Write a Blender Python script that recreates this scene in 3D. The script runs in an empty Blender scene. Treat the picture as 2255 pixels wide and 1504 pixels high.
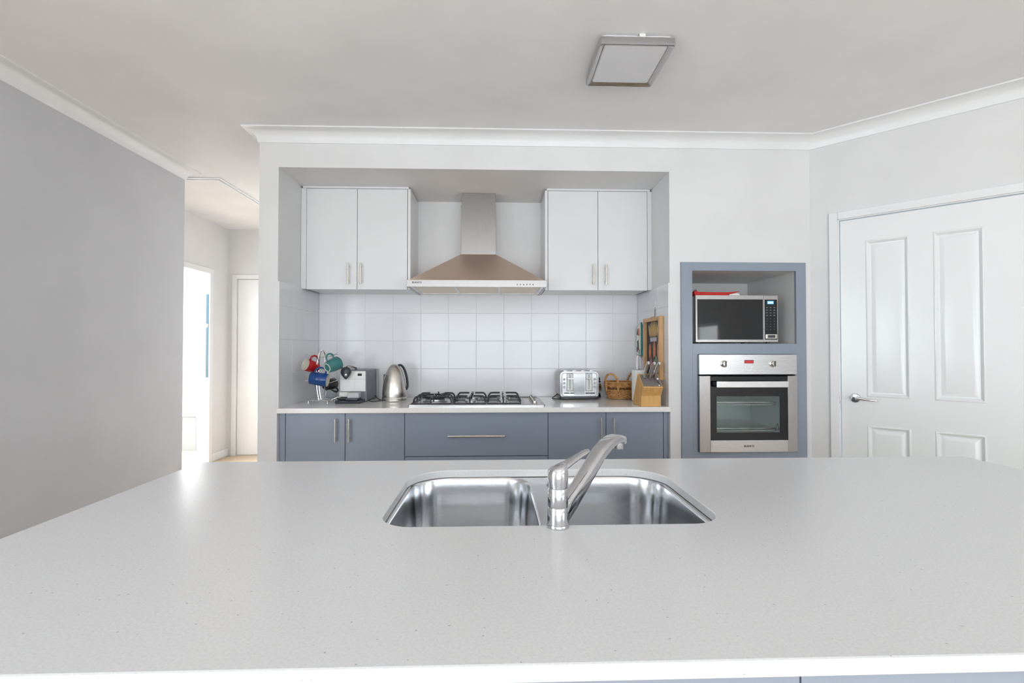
import bpy, bmesh, math, random
from mathutils import Vector, Matrix
random.seed(7)
S = bpy.context.scene
COL = S.collection
PI = math.pi

# ------------------------------------------------------------------ camera, world, light, exposure
YAW, PITCH = math.radians(1.87), math.atan(16 / 1065)
cam_d = bpy.data.cameras.new('camera')
cam_d.sensor_width = 36.0
cam_d.lens = 36.0 * 1065 / 2255
cam_d.clip_start = 0.02
cam = bpy.data.objects.new('camera', cam_d)
COL.objects.link(cam)
cam.location = (0, 0, 1.255)
cam.rotation_euler = (PI / 2 + PITCH, 0, -YAW)
S.camera = cam

S.view_settings.view_transform = 'Standard'
S.view_settings.look = 'None'
S.view_settings.gamma = 1.0
S.view_settings.exposure = 0.46
S.view_settings.use_curve_mapping = False
S.cycles.use_adaptive_sampling = True
S.cycles.adaptive_threshold = 0.12
S.cycles.adaptive_min_samples = 16
S.cycles.caustics_reflective = True
S.cycles.caustics_refractive = False
S.cycles.max_bounces = 7
S.cycles.use_denoising = True

world = bpy.data.worlds.new('sky')
S.world = world
world.use_nodes = True
wb = world.node_tree.nodes['Background']
wb.inputs[0].default_value = (0.72, 0.86, 1.0, 1)
wb.inputs[1].default_value = 1.2


def area(name, loc, rot, sx, sy, power, color=(1, 1, 1)):
    d = bpy.data.lights.new(name, 'AREA')
    d.shape = 'RECTANGLE'
    d.size, d.size_y = sx, sy
    d.energy = power
    d.color = color
    o = bpy.data.objects.new(name, d)
    COL.objects.link(o)
    o.location = loc
    o.rotation_euler = rot
    return o


# daylight arriving at the windows of the room (the kitchen ones lie behind or beside the photographer)
area('daylight_left_window', (-2.46, -0.75, 1.2), (0, -PI / 2, 0), 1.85, 1.75, 40, (0.935, 0.97, 1.0))
area('daylight_rear_window', (0.30, -4.44, 1.08), (PI / 2, 0, 0), 4.5, 2.05, 110, (0.935, 0.97, 1.0))
area('daylight_right_window', (3.08, -1.21, 1.285), (0, PI / 2, 0), 0.66, 1.56, 18, (0.97, 0.99, 1.0))
area('daylight_far_room', (-5.27, 5.2, 1.5), (0, -PI / 2, 0), 1.4, 2.3, 215, (0.96, 0.98, 1.0))  # shines in through a far-room window added out of view

# ------------------------------------------------------------------ materials
def new_mat(name):
    m = bpy.data.materials.new(name)
    m.use_nodes = True
    nt = m.node_tree
    b = nt.nodes['Principled BSDF']
    return m, nt, b


def srgb(r, g, b):
    f = lambda c: (c / 255 / 12.92) if c / 255 <= 0.04045 else ((c / 255 + 0.055) / 1.055) ** 2.4
    return (f(r), f(g), f(b), 1)


def coords(nt, scale=(1, 1, 1)):
    t = nt.nodes.new('ShaderNodeTexCoord')
    mp = nt.nodes.new('ShaderNodeMapping')
    mp.inputs['Scale'].default_value = scale
    nt.links.new(t.outputs['Object'], mp.inputs['Vector'])
    return mp.outputs['Vector']


def noise(nt, vec, scale, detail=3, rough=0.5):
    n = nt.nodes.new('ShaderNodeTexNoise')
    n.inputs['Scale'].default_value = scale
    n.inputs['Detail'].default_value = detail
    n.inputs['Roughness'].default_value = rough
    nt.links.new(vec, n.inputs['Vector'])
    return n.outputs['Fac']


def ramp(nt, fac, stops):
    r = nt.nodes.new('ShaderNodeValToRGB')
    el = r.color_ramp.elements
    while len(el) < len(stops):
        el.new(0.5)
    for e, (p, c) in zip(el, stops):
        e.position = p
        e.color = c
    nt.links.new(fac, r.inputs['Fac'])
    return r.outputs['Color']


def bump(nt, b, fac, strength, dist):
    n = nt.nodes.new('ShaderNodeBump')
    n.inputs['Strength'].default_value = strength
    n.inputs['Distance'].default_value = dist
    nt.links.new(fac, n.inputs['Height'])
    nt.links.new(n.outputs['Normal'], b.inputs['Normal'])


def mul(c, k):
    return (min(1, c[0] * k), min(1, c[1] * k), min(1, c[2] * k), 1)


def paint(name, col, rough=0.5, var=0.03, scale=3.0, bscale=180, bstr=0.06, bdist=0.002, coat=0.0):
    m, nt, b = new_mat(name)
    v = coords(nt)
    nt.links.new(ramp(nt, noise(nt, v, scale), [(0.3, mul(col, 1 - var)), (0.7, mul(col, 1 + var))]), b.inputs['Base Color'])
    b.inputs['Roughness'].default_value = rough
    b.inputs['Coat Weight'].default_value = coat
    b.inputs['Coat Roughness'].default_value = 0.05
    if bstr:
        bump(nt, b, noise(nt, v, bscale, 2), bstr, bdist)
    return m


def metal(name, col, rough=0.2, stretch=(1, 1, 1), scale=200, rvar=0.08, bstr=0.02, aniso=0.0, cvar=0.04):
    m, nt, b = new_mat(name)
    v = coords(nt, stretch)
    n = noise(nt, v, scale, 4, 0.6)
    nt.links.new(ramp(nt, n, [(0.3, mul(col, 1 - cvar)), (0.7, mul(col, 1 + cvar))]), b.inputs['Base Color'])
    b.inputs['Metallic'].default_value = 1.0
    mr = nt.nodes.new('ShaderNodeMapRange')
    mr.inputs['To Min'].default_value = max(0.01, rough - rvar)
    mr.inputs['To Max'].default_value = rough + rvar
    nt.links.new(n, mr.inputs['Value'])
    nt.links.new(mr.outputs['Result'], b.inputs['Roughness'])
    b.inputs['Anisotropic'].default_value = aniso
    if bstr:
        bump(nt, b, n, bstr, 0.001)
    return m


M = {}
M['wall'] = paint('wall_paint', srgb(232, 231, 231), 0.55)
M['wall_shaded'] = paint('wall_paint_shaded', srgb(208, 208, 211), 0.55)  # same white paint, with the left wall's shade put into the colour
M['ceil'] = paint('ceiling_paint', srgb(244, 243, 244), 0.7)
M['trim'] = paint('trim_gloss_white', srgb(242, 242, 243), 0.32)
M['door'] = paint('door_enamel', srgb(244, 246, 246), 0.2, 0.01, 2, 60, 0.10, 0.003)
M['lam'] = paint('white_laminate', srgb(234, 234, 235), 0.32, 0.012, 4, 300, 0.02)
M['liner'] = paint('white_liner', srgb(225, 224, 222), 0.4, 0.012, 4, 300, 0.02)
M['blue'] = paint('slate_laminate', srgb(146, 155, 170), 0.24, 0.012, 4, 300, 0.02)
M['tile'] = paint('tile_glaze', srgb(238, 238, 241), 0.13, 0.012, 5, 14, 0.008, 0.003)
M['grout'] = paint('grout', srgb(226, 225, 223), 0.8, 0.04, 30, 300, 0.2)
M['white'] = paint('white_plastic', srgb(236, 236, 234), 0.3, 0.01, 10, 200, 0.0)
M['grey_plastic'] = paint('grey_plastic', srgb(120, 124, 132), 0.35, 0.02, 20, 300, 0.03)
M['light_grey'] = paint('light_grey_plastic', srgb(196, 198, 202), 0.3, 0.02, 20, 300, 0.02)
M['dark_grey'] = paint('dark_grey_plastic', srgb(62, 66, 74), 0.3, 0.03, 20, 300, 0.03)
M['black'] = paint('black_plastic', srgb(22, 22, 24), 0.28, 0.05, 20, 300, 0.03)
M['iron'] = paint('cast_iron', srgb(56, 59, 66), 0.2, 0.1, 60, 250, 0.12, 0.001)
M['red'] = paint('red_fabric', srgb(196, 26, 22), 0.6, 0.12, 40, 500, 0.2)
M['paper'] = paint('paper', srgb(240, 240, 236), 0.8, 0.02, 30, 300, 0.2)
M['mug_red'] = paint('red_glaze', srgb(178, 30, 34), 0.12, 0.15, 30, 40, 0.03)
M['mug_green'] = paint('teal_glaze', srgb(66, 128, 128), 0.12, 0.1, 30, 40, 0.03)
M['mug_blue'] = paint('blue_glaze', srgb(20, 70, 136), 0.1, 0.1, 30, 40, 0.03)
M['cream'] = paint('cream_glaze', srgb(236, 230, 216), 0.12, 0.03, 30, 40, 0.03)
M['strip'] = paint('blue_strip', srgb(80, 116, 134), 0.5)
M['chest'] = paint('chest_grey', srgb(140, 145, 147), 0.5)
M['teal'] = paint('teal_edging', srgb(40, 140, 132), 0.6, 0.1, 60, 300, 0.2)
M['board'] = paint('chalkboard', srgb(74, 70, 72), 0.7, 0.15, 20, 200, 0.1)
M['chalk_tan'] = paint('chalk_tan', srgb(216, 186, 132), 0.9, 0.2, 150, 300, 0.2)
M['chalk_white'] = paint('chalk_white', srgb(196, 190, 196), 0.9, 0.2, 150, 300, 0.2)
M['chalk_orange'] = paint('chalk_orange', srgb(214, 140, 104), 0.9, 0.2, 150, 300, 0.2)
M['chalk_pink'] = paint('chalk_pink', srgb(196, 132, 150), 0.9, 0.2, 150, 300, 0.2)
M['chalk_green'] = paint('chalk_green', srgb(132, 146, 124), 0.9, 0.2, 150, 300, 0.2)
M['felt'] = paint('slot_face', srgb(128, 120, 116), 0.6, 0.08, 60, 400, 0.1)
M['steel_h'] = metal('brushed_steel', (0.56, 0.555, 0.56, 1), 0.26, (1, 40, 40), 14, aniso=0.3)
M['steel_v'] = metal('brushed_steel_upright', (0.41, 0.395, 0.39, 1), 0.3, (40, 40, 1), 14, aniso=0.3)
M['warm_reflect'] = metal('brushed_steel_warm_reflection', (0.96, 0.77, 0.64, 1), 0.34, (1, 40, 40), 14, aniso=0.2)  # brown reflection on the canopy is put into the steel colour
M['filter'] = metal('grease_filter_mesh', (0.72, 0.62, 0.50, 1), 0.42, (1, 1, 1), 350, bstr=0.4)  # tan of the reflected floor is mixed into the metal colour
M['sink'] = metal('sink_steel', (0.70, 0.71, 0.73, 1), 0.17, (1, 6, 10), 60, 0.06, 0.02, 0.4)
M['chrome'] = metal('chrome', (0.80, 0.80, 0.82, 1), 0.035, (1, 1, 1), 30, 0.015, 0.0)
M['tap'] = metal('tap_chrome', (0.60, 0.60, 0.62, 1), 0.05, (1, 1, 1), 30, 0.015, 0.0)
M['nickel'] = metal('satin_nickel', (0.74, 0.70, 0.64, 1), 0.22, (1, 1, 1), 60, 0.04, 0.0)
M['toaster'] = metal('toaster_steel', (0.42, 0.42, 0.425, 1), 0.22, (1, 40, 40), 14, aniso=0.3)
M['toaster_p'] = metal('toaster_polish', (0.55, 0.55, 0.56, 1), 0.24, (40, 40, 1), 14, 0.03, 0.0)
M['kettle'] = metal('kettle_steel', (0.62, 0.59, 0.55, 1), 0.24, (1, 1, 30), 40, 0.06, 0.02, 0.4)
M['burner'] = metal('burner_alloy', (0.55, 0.55, 0.57, 1), 0.35, (1, 1, 1), 80, 0.08, 0.1)

# engineered stone with fine flecks
def stone(name, base, rough):
    m, nt, b = new_mat(name)
    v = coords(nt)
    vo = nt.nodes.new('ShaderNodeTexVoronoi')
    vo.inputs['Scale'].default_value = 70
    nt.links.new(v, vo.inputs['Vector'])
    spk = ramp(nt, vo.outputs['Distance'], [(0.05, mul(base, 0.80)), (0.13, (1, 1, 1, 1))])
    n = ramp(nt, noise(nt, v, 240, 4, 0.7), [(0.34, mul(base, 0.93)), (0.5, base), (0.68, mul(base, 1.05))])
    sel = nt.nodes.new('ShaderNodeTexVoronoi')
    sel.inputs['Scale'].default_value = 70
    nt.links.new(v, sel.inputs['Vector'])
    few = nt.nodes.new('ShaderNodeMath')
    few.operation = 'GREATER_THAN'
    few.inputs[1].default_value = 0.72
    sp = nt.nodes.new('ShaderNodeSeparateColor')
    nt.links.new(sel.outputs['Color'], sp.inputs['Color'])
    nt.links.new(sp.outputs[0], few.inputs[0])
    mx = nt.nodes.new('ShaderNodeMix')
    mx.data_type = 'RGBA'
    mx.blend_type = 'MULTIPLY'
    nt.links.new(few.outputs[0], mx.inputs['Factor'])
    nt.links.new(n, mx.inputs['A'])
    nt.links.new(spk, mx.inputs['B'])
    nt.links.new(mx.outputs['Result'], b.inputs['Base Color'])
    b.inputs['Roughness'].default_value = rough
    bump(nt, b, noise(nt, v, 130, 3, 0.6), 0.035, 0.001)
    return m


M['stone'] = stone('white_quartz', srgb(219, 219, 220), 0.2)
M['stone2'] = stone('worktop_quartz', srgb(250, 247, 244), 0.13)


def glass(name, tint=(1, 1, 1, 1), refl=0.08):
    m, nt, b = new_mat(name)
    out = nt.nodes['Material Output']
    tr = nt.nodes.new('ShaderNodeBsdfTransparent')
    tr.inputs[0].default_value = tint
    gl = nt.nodes.new('ShaderNodeBsdfGlossy')
    gl.inputs['Roughness'].default_value = 0.02
    lw = nt.nodes.new('ShaderNodeLayerWeight')
    lw.inputs['Blend'].default_value = 0.5
    pw = nt.nodes.new('ShaderNodeMath')
    pw.operation = 'POWER'
    pw.inputs[1].default_value = 5.0
    nt.links.new(lw.outputs['Facing'], pw.inputs[0])
    ma = nt.nodes.new('ShaderNodeMath')
    ma.operation = 'MULTIPLY_ADD'
    ma.inputs[1].default_value = 0.92
    ma.inputs[2].default_value = refl * 0.5
    nt.links.new(pw.outputs[0], ma.inputs[0])
    mx = nt.nodes.new('ShaderNodeMixShader')
    nt.links.new(ma.outputs[0], mx.inputs[0])
    nt.links.new(tr.outputs[0], mx.inputs[1])
    nt.links.new(gl.outputs[0], mx.inputs[2])
    nt.links.new(mx.outputs[0], out.inputs['Surface'])
    nt.nodes.remove(b)
    return m


M['pane'] = glass('window_glass', (0.97, 0.98, 0.98, 1))
M['oven_glass'] = glass('oven_glass', (0.90, 0.96, 0.96, 1))
M['clear'] = glass('clear_glass', (0.93, 0.95, 0.96, 1))
M['black_glass'] = paint('black_glass', srgb(14, 16, 20), 0.04, 0.05, 5, 10, 0.0)
M['diffuser'] = paint('opal_diffuser', srgb(232, 232, 236), 0.25, 0.01, 4, 100, 0.0)


def emit(name, col, strength):
    m, nt, b = new_mat(name)
    b.inputs['Base Color'].default_value = col
    b.inputs['Emission Color'].default_value = col
    b.inputs['Emission Strength'].default_value = strength
    return m


M['lcd'] = emit('blue_display', srgb(60, 140, 210), 0.7)
M['lcd_digit'] = emit('display_digit', srgb(220, 240, 255), 1.2)
M['red_led'] = emit('red_display', srgb(190, 40, 46), 0.35)
M['blue_pane'] = glass('tinted_pane', (0.42, 0.66, 0.80, 1))


def wood(name, a, bcol, scale=(3, 30, 30), rough=0.45, nscale=2.5):
    m, nt, b = new_mat(name)
    v = coords(nt, scale)
    n = noise(nt, v, nscale, 5, 0.6)
    nt.links.new(ramp(nt, n, [(0.3, a), (0.7, bcol)]), b.inputs['Base Color'])
    b.inputs['Roughness'].default_value = rough
    bump(nt, b, n, 0.08, 0.002)
    return m


M['floor'] = wood('oak_floor', srgb(204, 180, 150), srgb(226, 203, 172), (12, 1, 1), 0.35)
M['block'] = wood('beech_block', srgb(214, 162, 92), srgb(232, 184, 116), (20, 20, 3))
M['block_side'] = wood('beech_block_side', srgb(178, 126, 76), srgb(202, 150, 96), (4, 20, 20))
M['frame'] = wood('rustic_frame', srgb(192, 146, 98), srgb(226, 182, 130), (20, 20, 2))
M['wicker'] = wood('wicker', srgb(170, 116, 62), srgb(224, 172, 112), (20, 20, 20), 0.5)
M['wicker_d'] = wood('wicker_dark', srgb(80, 44, 24), srgb(128, 78, 40), (20, 20, 20), 0.5)


# ------------------------------------------------------------------ mesh helpers
class MB:
    def __init__(s):
        s.v, s.f = [], []

    def add(s, vs, fs):
        k = len(s.v)
        s.v += [tuple(p) for p in vs]
        s.f += [tuple(i + k for i in f) for f in fs]
        return s

    def box(s, x0, x1, y0, y1, z0, z1):
        vs = [(x, y, z) for z in (z0, z1) for y in (y0, y1) for x in (x0, x1)]
        return s.add(vs, [(0, 2, 3, 1), (4, 5, 7, 6), (0, 1, 5, 4), (2, 6, 7, 3), (0, 4, 6, 2), (1, 3, 7, 5)])

    def loft(s, rings, cap0=True, cap1=True, closed=True):
        n = len(rings[0])
        vs = [p for r in rings for p in r]
        fs = []
        for i in range(len(rings) - 1):
            for j in range(n if closed else n - 1):
                a, b2 = i * n + j, i * n + (j + 1) % n
                fs.append((a, b2, b2 + n, a + n))
        if cap0:
            fs.append(tuple(reversed(range(n))))
        if cap1:
            fs.append(tuple(range((len(rings) - 1) * n, len(rings) * n)))
        return s.add(vs, fs)

    def lathe(s, prof, seg=32, c=(0, 0, 0), axis='z', cap=True):
        rings = []
        for r, h in prof:
            ring = []
            for k in range(seg):
                a = 2 * PI * k / seg
                p = (r * math.cos(a), r * math.sin(a), h)
                if axis == 'x':
                    p = (p[2], p[0], p[1])
                elif axis == 'y':
                    p = (p[1], p[2], p[0])
                ring.append((p[0] + c[0], p[1] + c[1], p[2] + c[2]))
            rings.append(ring)
        return s.loft(rings, cap, cap)

    def tube(s, pts, r, seg=10, closed=False, caps=True):
        pts = [Vector(p) for p in pts]
        n = len(pts)
        rr = r if isinstance(r, (list, tuple)) else [r] * n
        tang = []
        for i in range(n):
            if closed:
                t = pts[(i + 1) % n] - pts[i - 1]
            else:
                t = pts[min(i + 1, n - 1)] - pts[max(i - 1, 0)]
            tang.append(t.normalized())
        ref = Vector((0, 0, 1)) if abs(tang[0].z) < 0.9 else Vector((1, 0, 0))
        nrm = (ref - tang[0] * ref.dot(tang[0])).normalized()
        rings = []
        for i in range(n):
            nrm = (nrm - tang[i] * nrm.dot(tang[i])).normalized()
            bn = tang[i].cross(nrm)
            rings.append([pts[i] + (nrm * math.cos(2 * PI * k / seg) + bn * math.sin(2 * PI * k / seg)) * rr[i] for k in range(seg)])
        if closed:
            rings.append(rings[0])
            return s.loft(rings, False, False)
        return s.loft(rings, caps, caps)

    def cyl(s, p0, p1, r0, r1=None, seg=20):
        return s.tube([p0, p1], [r0, r0 if r1 is None else r1], seg)

    def prism(s, poly, a0, a1, axis='x'):
        def P(u, v, a):
            return {'x': (a, u, v), 'y': (u, a, v), 'z': (u, v, a)}[axis]
        return s.loft([[P(u, v, a0) for u, v in poly], [P(u, v, a1) for u, v in poly]])

    def sphere(s, c, r, seg=12):
        rx, ry, rz = r if isinstance(r, tuple) else (r, r, r)
        rings = []
        for i in range(1, seg // 2):
            t = PI * i / (seg // 2)
            rings.append([(c[0] + rx * math.sin(t) * math.cos(2 * PI * k / seg), c[1] + ry * math.sin(t) * math.sin(2 * PI * k / seg), c[2] - rz * math.cos(t)) for k in range(seg)])
        return s.loft(rings)


def rrect(cx, cy, w, h, r, n=6):
    pts = []
    for sx, sy, a0 in ((1, 1, 0), (-1, 1, PI / 2), (-1, -1, PI), (1, -1, 3 * PI / 2)):
        for k in range(n + 1):
            a = a0 + PI / 2 * k / n
            pts.append((cx + sx * (w / 2 - r) + r * math.cos(a), cy + sy * (h / 2 - r) + r * math.sin(a)))
    return pts


def rrect4(cx, cy, w, h, rf, rb, n=6):
    pts = []
    for sx, sy, a0, r in ((1, 1, 0, rb), (-1, 1, PI / 2, rb), (-1, -1, PI, rf), (1, -1, 3 * PI / 2, rf)):
        for k in range(n + 1):
            a = a0 + PI / 2 * k / n
            pts.append((cx + sx * (w / 2 - r) + r * math.cos(a), cy + sy * (h / 2 - r) + r * math.sin(a)))
    return pts


def arc(c, r, a0, a1, n, plane='xz', other=0.0):
    out = []
    for k in range(n + 1):
        a = a0 + (a1 - a0) * k / n
        u, v = c[0] + r * math.cos(a), c[1] + r * math.sin(a)
        out.append({'xz': (u, other, v), 'yz': (other, u, v), 'xy': (u, v, other)}[plane])
    return out


def spline(pts, n=6):
    pts = [Vector(p) for p in pts]
    out = []
    for i in range(len(pts) - 1):
        p0, p1, p2, p3 = pts[max(i - 1, 0)], pts[i], pts[i + 1], pts[min(i + 2, len(pts) - 1)]
        for k in range(n):
            t = k / n
            out.append(0.5 * ((2 * p1) + (p2 - p0) * t + (2 * p0 - 5 * p1 + 4 * p2 - p3) * t * t + (3 * p1 - p0 - 3 * p2 + p3) * t ** 3))
    out.append(pts[-1])
    return out


ORG = {}


def mesh_of(name, mb, mat, smooth=35):
    me = bpy.data.meshes.new(name)
    me.from_pydata([tuple(p) for p in mb.v], [], mb.f)
    bm = bmesh.new()
    bm.from_mesh(me)
    bmesh.ops.recalc_face_normals(bm, faces=bm.faces)
    bm.to_mesh(me)
    bm.free()
    if smooth:
        me.polygons.foreach_set('use_smooth', [True] * len(me.polygons))
        me.set_sharp_from_angle(angle=math.radians(smooth))
    me.materials.append(M[mat] if isinstance(mat, str) else mat)
    return me


def obj(name, mb, mat, parent=None, bevel=0.0, smooth=35, local=False, seg=2):
    """Links the collected shapes as one mesh object; coordinates are world unless local."""
    o = bpy.data.objects.new(name, mesh_of(name, mb, mat, smooth))
    COL.objects.link(o)
    if parent is not None:
        o.parent = parent
        if not local:
            o.matrix_parent_inverse = world_of(parent).inverted()
    if bevel:
        md = o.modifiers.new('bevel', 'BEVEL')
        md.width = bevel
        md.segments = seg
        md.limit_method = 'ANGLE'
        md.angle_limit = math.radians(40)
        md.harden_normals = bool(smooth)
    return o


def world_of(o):
    m = Matrix.LocRotScale(o.location, o.rotation_euler, o.scale)
    if o.parent is not None:
        m = world_of(o.parent) @ o.matrix_parent_inverse @ m
    return m


def thing(name, label, cat, loc=(0, 0, 0), rz=0.0, group=None, kind=None):
    o = bpy.data.objects.new(name, None)
    o.empty_display_size = 0.05
    COL.objects.link(o)
    o.location = loc
    o.rotation_euler = (0, 0, rz)
    return tag(o, label, cat, group, kind)


def tag(o, label, cat, group=None, kind=None):
    o['label'] = label
    o['category'] = cat
    if group:
        o['group'] = group
    if kind:
        o['kind'] = kind
    return o


def struct(name, mb, mat, label, cat, bevel=0.0, smooth=35):
    return tag(obj(name, mb, mat, None, bevel, smooth), label, cat, kind='structure')


def text_part(name, body, size, mat, parent, loc, rot=(PI / 2, 0, 0), extrude=0.0004, local=False, bold=0.0):
    cu = bpy.data.curves.new(name, 'FONT')
    cu.body = body
    cu.size = size
    cu.extrude = extrude
    cu.offset = bold
    cu.align_x = 'CENTER'
    cu.align_y = 'CENTER'
    cu.resolution_u = 3
    t = bpy.data.objects.new(name + '_tmp', cu)
    COL.objects.link(t)
    bpy.context.view_layer.update()
    me = bpy.data.meshes.new_from_object(t.evaluated_get(bpy.context.evaluated_depsgraph_get()))
    bpy.data.objects.remove(t)
    bpy.data.curves.remove(cu)
    me.materials.clear()
    me.materials.append(M[mat])
    o = bpy.data.objects.new(name, me)
    COL.objects.link(o)
    o.location = loc
    o.rotation_euler = rot
    if parent is not None:
        o.parent = parent
        if not local:
            o.matrix_parent_inverse = world_of(parent).inverted()
    return o


# ------------------------------------------------------------------ room shell
YW = 2.93           # face of the kitchen wall
CZ = 2.565          # ceiling
NX0, NX1 = -1.305, 1.064   # niche
NZ = 2.345
YB = 3.583          # tile face at the back of the niche
PX = -1.418         # hall side of the kitchen wall
DX, DY = 1.945, 2.93       # where the pantry wall turns 45 degrees
RX, RY = 2.945, 1.93       # where it meets the right wall
LX = -2.28
REAR = -4.3

struct('floor', MB().box(LX, 3.3, REAR - 0.1, 3.6, -0.1, 0), 'floor', 'honey oak timber floor of the kitchen, hidden below the island', 'floor')
struct('floor_hall', MB().box(-5.2, PX, 3.6, 7.0, -0.1, 0), 'floor', 'honey oak timber floor, a sliver seen at the end of the hallway', 'floor')
cl = MB()
cl.box(-2.16, 3.3, REAR - 0.1, 7.0, CZ, CZ + 0.12)
cl.box(-5.2, -2.16, REAR - 0.1, 3.80, CZ, CZ + 0.12)
cl.box(-5.2, -2.16, 3.80, 7.0, CZ + 0.1, CZ + 0.2)
struct('ceiling', cl, 'ceil', 'plain off-white plaster ceiling over the whole kitchen', 'ceiling', smooth=0)

# kitchen wall around the niche and oven tower
w = MB()
w.box(PX, NX0, YW, 5.9, 0, CZ)
w.box(NX0, NX1, YW, 3.66, NZ, CZ)
w.box(NX1, 1.131, YW, 3.66, 0, CZ)
w.box(1.131, 1.911, YW, 3.66, 1.788, CZ)
w.box(1.911, DX + 0.06, YW, 3.66, 0, CZ)
wall_k = struct('wall_kitchen', w, 'wall', 'white plastered wall framing the cooking niche and the oven tower', 'wall', smooth=0)
nb = struct('wall_niche', MB().box(NX0, NX1, 3.59, 3.70, 0, CZ), 'wall', 'white rear wall of the cooking niche, tiled below the cupboards', 'wall', smooth=0)

# left wall with its window opening (behind the picture edge)
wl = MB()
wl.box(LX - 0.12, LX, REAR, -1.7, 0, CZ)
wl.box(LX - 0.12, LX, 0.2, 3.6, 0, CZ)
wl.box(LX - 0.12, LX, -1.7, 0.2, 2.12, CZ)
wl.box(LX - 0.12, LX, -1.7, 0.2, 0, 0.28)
struct('wall_left', wl, 'wall_shaded', 'plain white wall in a shaded paint tone at the left edge ending at the hallway', 'wall', smooth=0)
wr = MB()
wr.box(-2.4, -2.0, REAR - 0.12, REAR, 0, CZ)
wr.box(2.6, 3.1, REAR - 0.12, REAR, 0, CZ)
wr.box(-2.0, 2.6, REAR - 0.12, REAR, 2.15, CZ)
struct('wall_rear', wr, 'wall', 'white wall with the glass sliding doors behind the photographer', 'wall', smooth=0)
wr = MB()
wr.box(RX, RX + 0.12, REAR, -2.0, 0, CZ)
wr.box(RX, RX + 0.12, -0.42, RY + 0.1, 0, CZ)
wr.box(RX, RX + 0.12, -2.0, -0.42, 0, 0.95)
wr.box(RX, RX + 0.12, -2.0, -0.42, 1.62, CZ)
struct('wall_right', wr, 'wall', 'white wall with a window to the right of the photographer', 'wall', smooth=0)


def window(name, label, axis, pos, a0, a1, z0, z1, mull=1):
    t = thing(name, label, 'window', kind='structure')
    def b(u0, u1, d0, d1, q0, q1):
        return MB().box(u0, u1, d0, d1, q0, q1) if axis == 'x' else MB().box(d0, d1, u0, u1, q0, q1)
    fr = 0.05
    d0, d1 = pos - 0.03, pos + 0.03
    for u0, u1, q0, q1 in ((a0, a0 + fr, z0, z1), (a1 - fr, a1, z0, z1), (a0 + fr, a1 - fr, z0, z0 + fr), (a0 + fr, a1 - fr, z1 - fr, z1)):
        obj('window_frame', b(u0, u1, d0, d1, q0, q1), 'trim', t)
    st = (a1 - a0) / (mull + 1)
    for k in range(mull):
        c = a0 + st * (k + 1)
        obj('mullion', b(c - 0.025, c + 0.025, d0, d1, z0 + fr, z1 - fr), 'trim', t)
    for k in range(mull + 1):
        obj('pane', b(a0 + st * k + 0.02, a0 + st * (k + 1) - 0.02, pos - 0.003, pos + 0.003, z0 + 0.02, z1 - 0.02), 'pane', t)
    return t


window('window_1', 'white framed tall window in the left wall beside the photographer', 'y', LX - 0.06, -1.7, 0.2, 0.28, 2.12, 1)
window('window_2', 'white framed glass sliding doors behind the photographer', 'x', REAR - 0.06, -2.0, 2.6, 0.0, 2.15, 3)
window('window_3', 'white framed window in the right wall beside the photographer', 'y', RX + 0.06, -2.0, -0.42, 0.95, 1.62, 1)

# pantry wall (45 degrees), built in its own frame: x along the wall, y into it
PW = thing('wall_pantry', 'white angled pantry wall around the panelled door', 'wall', (DX, DY, 0), -PI / 4, kind='structure')
L = math.hypot(RX - DX, RY - DY)
U0, U1, ZT = 0.152, 0.975, 2.022
for q in ((-0.02, U0 - 0.012, 0, CZ), (U1 + 0.012, L + 0.03, 0, CZ), (U0 - 0.012, U1 + 0.012, ZT + 0.012, CZ)):
    obj('plaster_panel', MB().box(q[0], q[1], 0, 0.11, q[2], q[3]), 'wall', PW, smooth=0, local=True)
AR = thing('trim_1', 'white timber architrave around the pantry door', 'architrave', (DX, DY, 0), -PI / 4, kind='structure')
for q in ((0.102, 0.147, 0, ZT + 0.05), (U1 + 0.005, U1 + 0.05, 0, ZT + 0.05), (0.147, U1 + 0.005, ZT + 0.005, ZT + 0.05)):
    obj('architrave_length', MB().box(q[0], q[1], -0.016, 0.0, q[2], q[3]), 'trim', AR, 0.004, local=True)
for q in ((0.141, U0 + 0.001, 0, ZT + 0.004), (U1 - 0.001, U1 + 0.011, 0, ZT + 0.004), (U0, U1, ZT + 0.0, ZT + 0.011)):
    obj('jamb_lining', MB().box(q[0], q[1], -0.004, 0.1, q[2], q[3]), 'trim', AR, local=True)
obj('strike_plate', MB().box(0.1475, 0.1525, -0.006, -0.0035, 0.93, 1.0), 'nickel', AR, local=True)

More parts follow.
